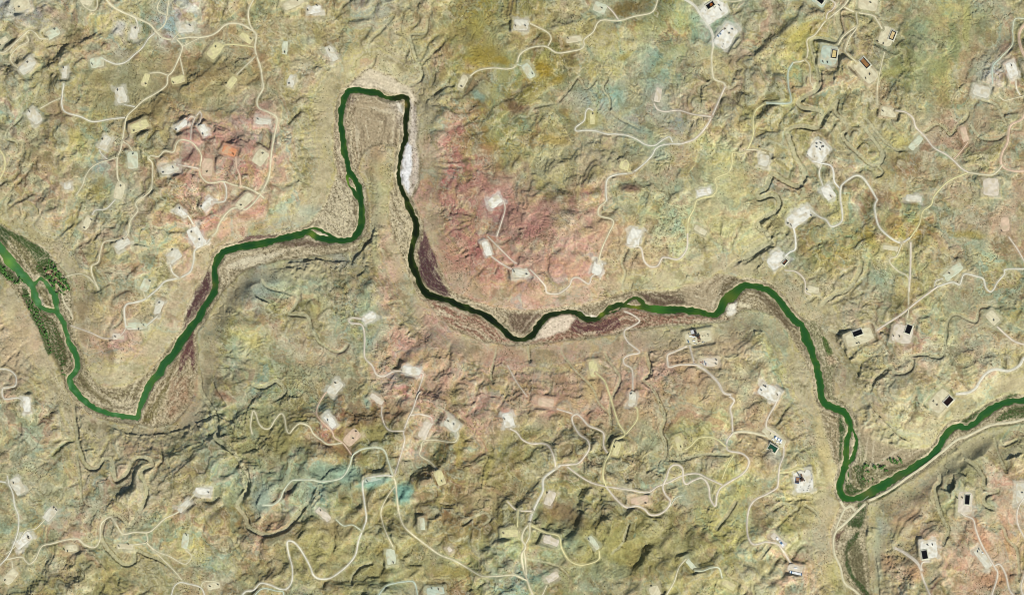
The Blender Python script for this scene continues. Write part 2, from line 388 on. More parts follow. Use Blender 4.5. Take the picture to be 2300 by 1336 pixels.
# ---- incised washes: polyline, floor width px, depth m
CANYON = [
 ("X 1650,622 1633,618 1640,600 1690,565 1732,548 1722,525 1702,505 1728,482 1745,472 1750,452 1735,438 1706,445 1702,432 1722,420 1735,392 1760,405 1790,418 1808,405 1802,380 1785,350 1772,312 1768,292 1800,283 1832,288 1843,275 1841,250 1805,243 1792,230 1812,215 1838,197 1838,170 1830,130 1821,92 1850,88 1878,96 1887,78 1881,40 1880,-40", 10, 15),
 ("X 1735,545 1705,560 1685,575 1665,590", 16, 10),
 ("X 1843,284 1855,262 1880,226 1876,252 1896,272 1903,290 1892,308 1920,338 1955,368 1972,370 1984,348 1965,318 1948,296 1932,268", 7, 13),
 ("X 1972,372 1982,388 1966,398", 4, 10),
 ("X 2036,337 2010,335 1982,312 1958,282 1935,258", 6, 11),
 ("X 2036,337 2072,300 2105,280 2122,288 2135,304 2150,284 2172,262 2170,240", 5, 9),
 ("X 2175,270 2200,308 2235,313 2258,302 2266,290 2250,262 2240,238 2205,222 2185,215", 5, 8),
 ("X 2290,260 2292,290 2265,290", 4, 7),
 ("X 148,848 163,895 170,955 178,1008 194,1045 215,1052 235,1030 252,1036 260,1078 285,1062 300,1030 330,1028 342,1044 318,1060 330,1096 326,1125 308,1158 290,1182 280,1168 262,1156 238,1165 226,1200 245,1235 278,1266 300,1262 304,1235 330,1245 370,1262 410,1296", 8, 16),
 ("X 180,1010 172,1020 180,1075 184,1140", 4, 10),
 ("X 445,830 452,880 482,930 488,968 485,985 522,1012 548,1050 558,1080 550,1112 533,1132 552,1162 560,1184 600,1200 640,1188 656,1172 690,1130 712,1105", 9, 22),
 ("X 1450,783 1456,812 1462,838 1445,852 1462,868 1482,905 1492,940 1484,968 1494,996 1492,1028 1462,1052", 7, 13),
 ("X 1492,1030 1530,1032 1580,1020 1650,1022", 5, 8),
 ("X 1358,780 1362,800 1382,830 1392,852 1370,905 1372,960", 5, 9),
 ("X 1186,772 1188,800 1190,812", 4, 9), ("X 1114,776 1112,800 1102,840 1108,860", 4, 9),
 ("X 1268,768 1262,790 1290,830 1330,870 1345,905 1372,930", 4, 7),
 ("X 1402,664 1398,640 1404,612 1396,590 1408,560", 4, 9), ("X 1414,660 1420,635", 3, 8),
 ("X 1370,700 1372,720", 3, 5),
 ("X 2160,1000 2170,1030 2190,1045 2208,1070 2212,1095 2240,1102 2215,1110 2210,1130 2245,1150", 8, 15),
 ("X 2105,1050 2112,1080 2100,1095 2108,1140 2120,1170 2130,1190 2118,1220", 8, 14),
 ("X 2230,1184 2252,1184 2262,1210 2284,1235 2290,1300", 6, 11),
 ("X 2250,985 2256,1000 2290,984", 3, 9), ("X 2230,955 2240,1010 2260,1060", 4, 9),
 ("X 1900,745 1888,750 1862,740", 6, 12), ("X 1840,690 1870,665 1905,650 1925,620 1935,590", 8, 10),
 ("X 1950,890 1960,860 1985,832 2003,822 2012,838 2042,832 2050,810 2035,805 2072,795 2112,802 2122,770 2126,728 2145,705 2190,722 2200,690 2235,690 2270,680", 5, 10),
 ("X 843,128 838,142 832,150 810,165", 4, 12), ("X 942,145 946,170 938,185 915,195", 5, 14),
 ("X 940,148 930,120 922,80 955,75 960,40", 5, 8), ("X 832,125 828,95 860,65 882,40", 4, 5),
 ("X 1368,250 1370,225 1355,200 1365,175", 4, 14), ("X 1370,250 1400,270 1440,290", 5, 7),
 ("X 1250,232 1275,205 1298,175 1318,200 1345,170", 4, 9), ("X 1250,232 1200,240 1185,262 1160,262", 5, 5),
 ("X 92,185 75,230 40,272 20,290 15,310 40,322 38,350 60,365", 4, 7), ("X 60,300 75,310 85,295 70,285", 5, 5),
 ("X 22,440 12,465 20,492 35,486 45,500 55,484", 5, 8), ("X 270,560 262,545 300,545 380,560 395,550 370,552", 4, 6),
 ("X 225,655 218,645 205,630 190,618", 5, 7), ("X 250,740 270,720 275,690", 5, 7),
 ("X 585,612 590,630 602,645 640,655 668,668 660,690 650,705 690,710 700,745", 6, 9),
 ("X 790,590 788,570 808,545", 4, 9), ("X 690,580 680,582", 3, 10),
 ("X 905,690 900,675 870,682", 4, 6), ("X 560,860 590,870 620,855 640,880 610,900", 8, 10),
 ("X 785,770 760,790 720,770 700,740", 5, 7), ("X 790,1310 792,1290 815,1270 840,1262", 5, 16),
 ("X 1080,1180 1100,1165 1085,1150 1040,1175", 6, 10), ("X 1370,1245 1395,1222 1405,1195 1412,1170", 6, 15),
 ("X 1605,1190 1630,1160 1650,1130 1655,1120", 7, 13), ("X 1700,1260 1715,1240 1730,1220", 7, 12),
 ("X 720,1110 705,1130 690,1145", 5, 8), ("X 1800,690 1812,680 1830,665", 5, 8),
 ("X 1590,150 1600,180 1570,200 1575,215", 6, 8), ("X 1645,110 1665,90", 3, 6),
 ("X 1805,1130 1820,1140 1832,1150 1840,1165 1845,1180", 5, 10), ("X 1735,1145 1760,1130 1790,1140 1775,1150", 6, 8),
 ("X 380,1290 405,1300 412,1306", 3, 5), ("X 1170,1250 1250,1270 1285,1300", 4, 9),
]
# ---- escarpments: high ground on the right-hand side going along the line; height m, reach px
SCARP = [
 ("X 1650,592 1672,584 1695,573 1718,558 1742,545", 9, 30), ("X 1722,545 1735,530 1742,515", 14, 24), ("X 1766,412 1790,425 1808,408 1812,392", 14, 24), ("X 1820,96 1830,130 1840,170 1838,196", 10, 20), ("X 490,1010 520,1020 548,1060 560,1088 556,1108 540,1125", 14, 24), ("X 165,905 172,960 180,1008 195,1035", 12, 22), ("X 1458,855 1462,828 1458,800 1455,785", 12, 20), ("X 1900,1250 1915,1290 1945,1320", 2, 6),
 ("X 1876,752 1882,772 1895,785 1902,800 1912,818", 22, 40), ("X 1934,815 1930,840 1928,850", 16, 26),
 ("X 1950,880 1944,864 1975,850 2000,830", 12, 26), ("X 1955,902 1968,928 1982,938 2000,958 2022,980 2046,992", 16, 60),
 ("X 1966,1250 1970,1275 1974,1300 1975,1345", 9, 40), ("X 1942,1205 1950,1180", 12, 20),
 ("X 790,586 760,587 720,583 680,585 640,590", 12, 50), ("X 842,500 835,530 818,555 800,575 790,590", 14, 30),
 ("X 430,955 480,930 440,950 380,970 300,975 230,952", 10, 50),
 ("X 1690,612 1712,590 1732,570", 10, 20), ("X 1655,575 1657,588", 12, 12), ("X 1568,612 1565,622", 10, 12), ("X 1543,618 1540,628", 8, 12),
 ("X 1718,745 1694,742 1697,760", 12, 14), 
 ("X 1788,235 1760,262 1742,300", 6, 40), ("X 1705,500 1715,520 1725,545", 10, 20),
 ("X 1840,290 1850,270 1862,248", 10, 20), ("X 2150,1005 2170,1030", 8, 20),
 ("X 1380,1165 1350,1165 1335,1200 1345,1240", 8, 40), ("X 1480,1060 1478,1045 1490,1020", 8, 30),
 ("X 330,510 315,520 312,545 300,548", 8, 20), ("X 700,590 650,600 600,605", 8, 30),
 ("X 750,1045 720,1080 690,1135", 10, 30), ("X 1300,1155 1320,1140 1345,1155", 8, 24),
 ("X 1100,1020 1085,1060 1080,1100", 10, 40), ("X 590,870 560,910 545,960", 8, 40), ("X 1600,175 1575,195 1575,240", 8, 40),
 ("X 740,50 765,35 782,22", 6, 20), ("X 95,110 140,100 180,95 230,65", 8, 40), ("X 185,175 182,215 165,240", 8, 34),
 ("X 690,895 640,890 620,920 590,930", 8, 40), ("X 1000,200 955,230 965,265 1000,285", 7, 40),
]
CCOL = dict(w=(216,210,192), c=(216,206,174), y=(214,204,154), p=(214,186,160), g=(206,208,182), t=(188,198,180), O=(220,150,110), P=(218,205,186), W=(230,225,212))
ROADS = """5 c|A 700,-15 740,35 800,75 870,105 940,135 1000,165 1040,210 1080,250 1130,265 1180,262 1260,250 1340,250 1400,240 1450,215 1500,170 1550,157 1610,165 1660,190 1705,225 1705,280 1700,310 1710,370 B 45,450 55,520 62,590 30,650 22,690 40,725 100,750 150,780 155,820 140,900 125,980 115,1060 105,1160 80,1230 40,1300 E 1690,50 1640,90 1600,80 1550,85 1500,130 1460,190 1440,240 1400,280
4.5 w|E 1400,285 1370,320 1300,360 1290,430 1270,500 1230,530 1190,548 1100,570 1050,620 970,685 900,710 850,720 830,750 830,800 840,875
4 c|A 1700,-15 1665,50 1655,100 1665,160 1688,205
3.4 c|A 1130,-15 1120,50 1110,130 1090,175 1052,208
2.6 c|A 1108,100 1060,80 1052,40 1080,-15
3.4 c|A 650,-15 650,50 620,75 570,50 540,10
3.6 w|A 1030,225 990,260 950,320 900,365 840,415 780,430 720,410 685,392
3 w|A 900,115 915,150 920,185
4 c|A 1180,265 1215,310 1205,360 1180,420 1150,480 1120,510 1115,560 1090,590 1030,630 960,670 900,725 850,775 835,830 820,920 805,1000 785,1050 782,1130 790,1200 810,1215
3 c|A 1217,312 1260,290 1330,255
3 c|A 1200,385 1215,450 1225,500
3 c|A 1118,503 1060,485 1000,490
3.6 w|A 835,785 740,795 620,812 540,780 440,750 415,700 420,620 430,560
2.6 c|A 410,655 340,685 270,725
2.6 w|A 900,713 830,700
2.6 c|A 822,945 860,970 890,1015
2.6 c|A 785,1050 720,1070 670,1085 610,1120 570,1180 550,1240 510,1300
2.2 w|A 720,1065 680,1030 665,1000
3 c|A 1700,380 1640,440 1580,500
3 y|A 1700,318 1620,305 1540,298 1480,305
3.4 c|A -15,352 40,345 100,290 160,235 200,205 240,225 270,260 310,262
2.6 c|A 180,240 190,280 130,310 90,350 70,390 90,430 130,460
2.6 c|A 1155,262 1190,225
3 P|A 1335,745 1300,790 1280,850 1275,930
2.6 P|A 1335,748 1345,770 1330,830
2.6 P|A 1300,785 1270,780 1240,820
3.4 c|A 920,1340 1000,1280 1015,1240 1020,1100 995,1060 1010,1040 1060,1045 1100,1010 1160,1015 1180,960 1210,935 1270,945 1310,980 1345,1040 1335,1120 1340,1170 1380,1215 1430,1220 1490,1210 1560,1235 1640,1250 1722,1290 1760,1320
3.2 c|E 960,0 920,30 905,60 920,100 870,170 855,250 810,290 700,305 670,370 655,440 610,470 620,540 655,620
2.8 P|A 1325,1125 1250,1110 1190,1100
3 p|A 1575,1050 1580,1120 1600,1170 1605,1235
3.4 w|A 1495,1215 1510,1260 1500,1340 1420,1350
3 y|A -15,980 30,1050 30,1130 -10,1210
2.6 c|E 655,612 600,550 540,520 480,525 430,540
2.8 w|E 770,25 710,85 640,95 615,125
3.2 w|E 1230,110 1260,140 1290,190
3 w|E 1190,545 1150,510 1135,460
2.6 c|E 972,683 955,640
3.2 w|E 1050,800 980,860 930,885 850,885
2.2 P|E 840,880 800,930 700,950 600,910 470,865
2.6 c|E 480,820 470,780 420,700 400,610 380,600
3.2 w|E -15,1150 60,1160 105,1200 105,1260 70,1275 20,1285 30,1350 120,1345 160,1370
3.6 w|I -15,575 50,590 85,650 100,740 125,810 120,910 90,1000 50,1080 -15,1150
3 w|I 50,540 62,600
4 c|I 30,1100 140,1080 170,1105 200,1125 240,1090 280,1010 350,990 440,965 520,960 570,1000 630,1015 665,970 670,880 690,840 740,815 780,870 820,925 900,915 990,915 1040,880 1100,825 1190,780 1240,730 1300,660
2.8 c|I 40,1060 110,1000 170,910 240,890 300,830
2.6 c|I 80,1110 85,1160
3 c|I 975,915 980,980 880,1000
2.6 c|I 980,985 1030,1040 1080,1090 1160,1170 1220,1240
2.6 c|I 980,990 1050,1045 1130,1075 1220,1125 1260,1110 1275,1070 1240,1035
3 w|I 1140,1350 1160,1280 1200,1250 1260,1260 1340,1285 1370,1350
2.6 c|I 1340,1280 1360,1245 1440,1240
4.4 w|I 1600,1350 1640,1310 J 0,1300 45,1255 110,1265 170,1290 220,1290 255,1240 258,1150 235,1060 225,980 260,975 300,1010 350,1090 380,1150 400,1200 440,1225 510,1220 580,1175 640,1120 680,1060 700,970 735,880 752,820 740,720 728,620 735,565 790,545 880,535 925,540
4 c|J 925,540 945,580 955,680 970,790 1000,870 1060,930 1150,1000 1240,1065 1330,1100 1420,1150 1520,1205 1620,1205 1722,1198 K 60,1205 130,1235
3.6 P|J 1110,-20 1090,10 1060,100 1030,160 1000,250 1008,300 975,420 940,530
4 g|J 930,540 900,450 870,370 810,350 730,360 690,380 660,405 640,470 600,540 550,565 450,578 390,565 300,565 250,575 200,640 180,690 130,730 60,735
3.6 p|J 655,400 600,325 540,285 520,240 440,160 420,120 430,70 470,0 490,-20
3.6 c|J 590,320 500,330 450,300 400,260 370,210 310,190 270,220 240,255 220,230 205,150 180,125 140,170 110,220 70,225 35,190 15,130 -5,110 -20,200 -10,260
3 c|J 940,610 890,680 850,770 860,850 890,930 930,1010
2.8 P|J 1045,135 1110,130 1180,150 1190,180
3 c|J 1225,500 1180,450 1110,405 1115,360 1130,310 1200,300 1330,315 1360,280 1355,240
2.6 P|J 1000,240 920,240 880,210 855,140 855,80
2.8 g|J 715,900 660,865 600,870 550,830
3.6 t|J 820,1350 880,1275 940,1255 1000,1245 1070,1250 1095,1350
3 t|J -10,1350 60,1290 150,1305 195,1310 200,1350
4 P|F 720,820 660,812 635,828 650,848 720,860 740,940 740,1070 790,1130 820,1190 870,1200 930,1170 990,1165
2.8 P|F 1110,1180 1130,1190 1100,1290 1085,1340
3 P|F 1665,30 1675,90 1650,180 1620,270
2.6 P|F 1560,270 1640,350 1722,430 G 60,450
3 P|F 1580,400 1650,450 G 30,490
3.6 P|G 150,490 200,540 250,600 265,645 340,650 410,600 430,555 470,545 540,585 560,540 590,520
4 w|C 660,1340 655,1250 670,1190 730,1165 830,1150 900,1100 960,1040 990,990 1050,965 1170,960
5 P|C 1160,960 1250,925 1320,850 1360,780 1400,690 1450,580
5 c|C 1450,580 1440,555 1380,530 1365,480 1360,380 1370,310
7.5 w|C 1370,315 1365,230 1330,160 1280,90 1240,35 1150,-20
3.4 c|G 660,0 650,40 610,75 610,130 690,155 705,185 670,260 630,350 605,440
3.6 w|C 1100,950 1080,915 1040,930 980,970 920,965 860,930 800,905 720,895 660,895 590,875 520,870 460,875 455,850 510,805 520,750 540,725 570,740
3.2 P|C 1355,780 1240,765 1140,738 1050,745 1000,730 975,690
4 c|B 1440,510 1500,470 1600,455 1690,462 C 55,440 80,370 130,330 200,312 260,315 330,355 420,345 490,328 510,300 510,265 570,215 600,155 640,135 740,140 850,110 950,90 985,50 1005,-20
3 P|C 740,135 700,80 660,40
3.2 c|C 270,310 290,260 260,215 150,160
2.6 g|C 60,430 100,445
2.6 y|C 830,1150 800,1140 808,1100 790,1070 770,1080
4 y|C 1722,690 1660,730 1635,790 1635,900 1600,990 1560,1025 1500,1020 1495,1090 1470,1150 1385,1190 1395,1250 1370,1300 1270,1330
3 c|C 1590,1000 1650,1000 1722,1020
3 c|C 1420,0 1500,12 1560,5
4 t|D 0,690 150,690 165,650 150,580 148,480 180,420
4 c|D 180,420 260,400 280,340 275,270 330,230 390,150 450,100 520,40 560,-20
4 c|D 520,50 560,70 600,85 710,105 740,140 775,195
3.4 c|D 600,85 605,180 560,250 535,310 530,350 600,415
3.4 c|D 600,180 520,240 480,300
3 P|D 400,130 410,90 440,70 460,30 430,0
2.4 c|D 260,400 290,440 295,540 310,570
4.2 P|D 870,740 930,750 980,790 1000,850 1060,910 1120,985 1200,1030 1250,1070 1300,1120 1350,1150
4.5 c|D 1350,1150 1450,1165 1510,1165 1550,1135 1575,1100
4.5 y|D 1350,1150 1240,1195 1180,1240 1120,1310 H 1100,60 1045,105 1020,190 960,280
5 w|H 960,280 900,312 830,280 760,215 735,150 725,70 740,30 D 740,1330 700,1260 650,1190 605,1170 560,1190 510,1230 497,1260 497,1336 H 505,80 510,150 490,185 435,203 400,160 350,135 290,85
3.6 W|D 310,1075 370,1090 430,1105 450,1150 455,1210 490,1255
3 w|D 370,1100 355,1160 380,1240
7.5 p|D 1760,150 1722,170 1690,220 1690,290 1722,380 1800,500
6.5 p|D 1780,650 1722,770 1700,800 1640,830 1620,870 1610,950 1575,1020 1565,1080 1590,1120 1650,1140 1722,1140 1800,1130
3 c|D 1740,635 1640,660 1590,670 1550,640
2.6 w|D 1665,540 1670,590 1695,635
3 p|D 1345,950 1300,1010 1255,1060
3 g|D 1722,125 1660,130 1645,200 1640,300 1560,390
3.6 t|D 1560,390 1510,450 1510,560
2.2 c|D 790,350 770,430 745,560 740,700
4 W|H 180,200 195,260 198,350 160,375 130,400
3 P|H 130,495 200,505 250,545 265,590 265,640 300,660
3.4 c|H 905,320 870,400 830,415 830,450 880,500 945,540 950,640 950,745 940,810
5 P|H 965,310 965,420 960,540 952,640
4.4 P|H 740,895 800,855 900,790 1000,710 1080,650 1140,605
4 w|H 1140,605 1240,575 1290,590 1310,540 1330,520 1400,535 1450,555 1465,610 1495,638 1520,620 1540,580 1590,520 1600,490 1740,487
2.6 w|H 1125,605 1130,570 1180,550
3 P|H 1740,470 1680,360 1620,275
4 P|H 1740,995 1660,970 1600,925 1540,870
7 w|H 1760,1060 1722,1080 1690,1130 1620,1165 1530,1155 1470,1180 1430,1230 1400,1280 1350,1310 1270,1320
4.4 P|L 90,0 60,70 10,160 5,220 60,255 110,310 118,400 90,480 80,600 60,630 0,665 K 1650,700 1610,760 1595,870 1605,950 1640,995 1722,978
4 P|L 0,978 70,990 100,1020 140,1080 175,1140
4.6 y|L 85,520 160,512 220,490 255,500
6 c|K 1722,275 1640,255 1560,245 1500,255
4.6 P|K 1500,255 1465,300 1460,350 1480,375 1560,390 1605,430 1600,480 1560,530 1480,580 1420,620 1395,670 1385,740 1350,690 1340,610 1300,555 1240,570 1190,595 1170,560 1165,490 1120,465 1080,490 1060,550 1035,610 1050,660 1085,710 1060,760 1010,795 950,798 910,760 860,740 790,748 720,690 655,610
4.2 y|K 655,610 635,540 645,460 680,390 710,310 780,265 740,190 710,100 680,0 G 650,1240 620,1205 590,1180
3.4 y|K 790,260 860,170 865,100 850,80
5 P|K 1500,250 1495,150 1485,90 1510,40 1480,10
6.5 P|K 1490,0 G 1440,1310 1400,1240 1330,1170 1260,1125
4.6 P|G 1260,1125 1150,1125 1080,1140 1068,1110 1068,1060 1110,1040 1200,1000
4.6 P|G 1245,1115 1225,1040 1215,1000
3.6 y|K 1455,345 1400,300 1340,280 1270,290 1220,340 1180,365
4.2 P|K 665,385 640,340 640,260 600,230 540,205 490,150 460,130 430,150 440,200 480,265 530,300 545,350 520,400 470,455 400,465 350,470
6.5 w|K 350,470 310,500 240,560 235,640 200,710 160,800 145,860
5 c|K 145,860 110,900 95,960 120,1010 95,1060 100,1130 130,1235 150,1290 175,1350
3.6 c|K 148,860 145,940 110,1020 118,1100 125,1200
2.6 P|K 430,125 330,95
3.6 P|K 15,225 60,250 100,300 160,325 240,325 280,350 310,420 320,480
3.6 P|K 400,480 480,540 560,585 660,610 800,630 930,650 1000,610 1080,580 1160,540 1260,525 1340,560 1430,600
3 P|K 0,710 60,765 160,775
3 y|K 70,765 65,880
3.6 y|K 160,870 250,915 340,940 360,1020 410,1100 480,1132 560,1120 610,1090 610,1040
3 c|K 225,1350 260,1270
3.6 c|K 1060,1330 1110,1240 1140,1150 1190,1090
3.2 g|K 1250,1170 1300,1170 1360,1150 1410,1155 1430,1220
3 y|K 1505,400 1460,480 1430,560
2.6 g|K 1085,740 1110,700 1130,680 1170,670
3.8 P|G 835,1290 830,1160 780,1120 775,1085 810,1060 880,1040 800,970 780,900 850,860 880,830 830,790 780,770
4 y|G 1380,0 1270,20 1240,90 1205,160 1200,250
4 P|G 1200,250 1195,350 1140,420 1060,410 1030,415 1000,465 950,470 910,430 890,350 850,335 800,330
2 P|G 0,1130 60,1240 130,1336
6.5 c|L 1760,150 1722,165 1640,185 1500,205 1340,280 1280,300 1180,380 1060,475 950,550 840,630 740,685 690,705
7.5 c|L 665,728 600,790 540,850 480,900
5 c|L 480,895 455,960 460,1060 500,1150 525,1250 600,1310 640,1350
5 c|L 530,760 500,820 470,890
7 c|L 500,710 530,755 570,745 600,775
4.4 P|L 1280,770 1320,800 1380,830 1400,900 1440,1000 1520,1140 1545,1200 1500,1350
4.4 P|L 1520,1140 1560,1130 1600,1200 1620,1290 1660,1350
4.4 P|L 1090,1110 1040,1120 1040,1200 1100,1350
8 P|L 860,1020 920,1050 1000,1110 1040,1170
4 P|L 1730,670 1680,760 1680,860 1740,980
3.4 P|L 1730,1170 1700,1280 1722,1350""".split('\n')

# smoother ground: x y rx ry amount
SMOOTHZ = [(2000,955,100,70,.75),(1855,1010,50,150,.6),(1250,820,200,60,.5),(855,440,60,160,.65),(1550,790,120,60,.5),(700,640,100,60,.4),(200,780,120,90,.3),
           (1950,700,120,60,.4),(350,930,120,50,.6),(480,250,110,60,.5),(1600,100,90,70,.4),(2170,280,90,60,.5),(1860,400,80,120,.4),(1250,1150,60,50,.5),(1840,1230,60,110,.4),(2180,1190,60,120,.35)]

BLOB += [(1180,520,230,120,10,176,138,126,.38),(1420,560,120,70,20,186,142,118,.45),(960,800,70,60,0,186,150,124,.4),(1350,900,260,70,0,188,148,118,.45),(470,330,110,70,0,170,136,124,.35),
 (1120,430,90,50,0,160,112,102,.5),(1600,880,90,70,0,186,146,120,.4),(2060,1230,120,90,0,190,156,126,.2),(2230,1250,70,90,0,190,150,120,.2),(200,720,160,70,0,186,158,130,.4),(30,800,50,120,0,192,168,136,.45),
 (1040,610,60,90,0,184,138,116,.5),(560,470,60,40,-30,170,122,108,.4),(1700,960,60,120,0,184,142,116,.35),(1200,60,200,60,0,150,140,88,.35),(800,60,160,70,0,156,146,104,.3),(330,190,170,90,0,150,136,98,.35),
 (820,1200,260,120,0,158,148,96,.35),(600,1000,120,90,0,152,146,96,.35),(1400,1220,220,90,0,148,138,82,.4),(700,1080,120,40,0,140,156,130,.5),(650,640,100,40,0,170,176,140,.35)]

QUIET = [[(800,222),(872,228),(890,262),(905,318),(850,322),(812,345),(800,330),(795,270)], [(1925,930),(1960,985),(2040,1012),(2090,1008),(2040,1040),(1985,1050),(1950,1030),(1935,990)], [(1530,640),(1620,622),(1610,690),(1590,708),(1545,690)], [(500,605),(560,588),(640,575),(590,585),(540,600)]]

SMOOTHZ += [(1600,850,200,110,.65),(1300,800,200,60,.6),(1050,850,120,60,.4),(2100,820,120,80,.45),(1300,600,150,80,.4),(1080,330,70,80,.3),(1780,620,80,70,.5),(2050,640,120,70,.5),(620,780,140,90,.45),(2230,560,90,120,.4),
  (1500,960,120,60,.3),(2010,420,80,60,.4),(70,760,80,140,.5),(1660,1130,90,60,.4),(230,560,120,70,.35),(2130,1240,110,110,.4),(640,400,70,80,.4),(330,180,120,70,.5),(1520,100,120,70,.4)]
BLOB += [(1450,1230,360,110,0,140,134,84,.38),(1110,1060,90,110,0,140,132,84,.38),(700,1240,180,80,0,150,142,98,.35),(250,190,190,90,-15,146,134,96,.45),(480,190,90,80,0,150,136,92,.45),(1080,90,140,60,0,148,138,84,.4),
  (620,960,70,90,20,138,130,82,.5),(870,1290,140,50,0,146,138,82,.45),(1862,930,26,200,-6,212,196,148,.6),(1900,1230,16,120,0,206,194,146,.5),(1640,690,200,30,0,184,172,134,.4),(1500,790,220,50,0,196,162,132,.4),
  (2130,60,120,70,0,140,146,100,.45),(2060,150,90,60,0,150,156,104,.45),(1300,360,200,60,0,160,152,118,.35),(280,1290,120,50,0,150,142,90,.4),(1640,480,110,90,0,192,182,130,.45),(2100,1050,180,50,-25,206,194,150,.4)]

BLOB += [(840,1082,44,14,-10,126,164,148,.95),(905,1112,26,26,0,116,160,146,.95),(780,1060,40,22,0,134,162,142,.7),(600,1115,24,34,0,144,162,146,.7),(560,790,60,20,-20,186,176,132,.4),(590,640,60,30,-15,154,172,158,.5),(700,480,40,30,-40,170,182,164,.5),
  (845,480,10,120,0,168,176,140,.5),(500,470,14,20,0,160,118,112,.5),(1630,770,60,30,0,200,170,138,.4)]
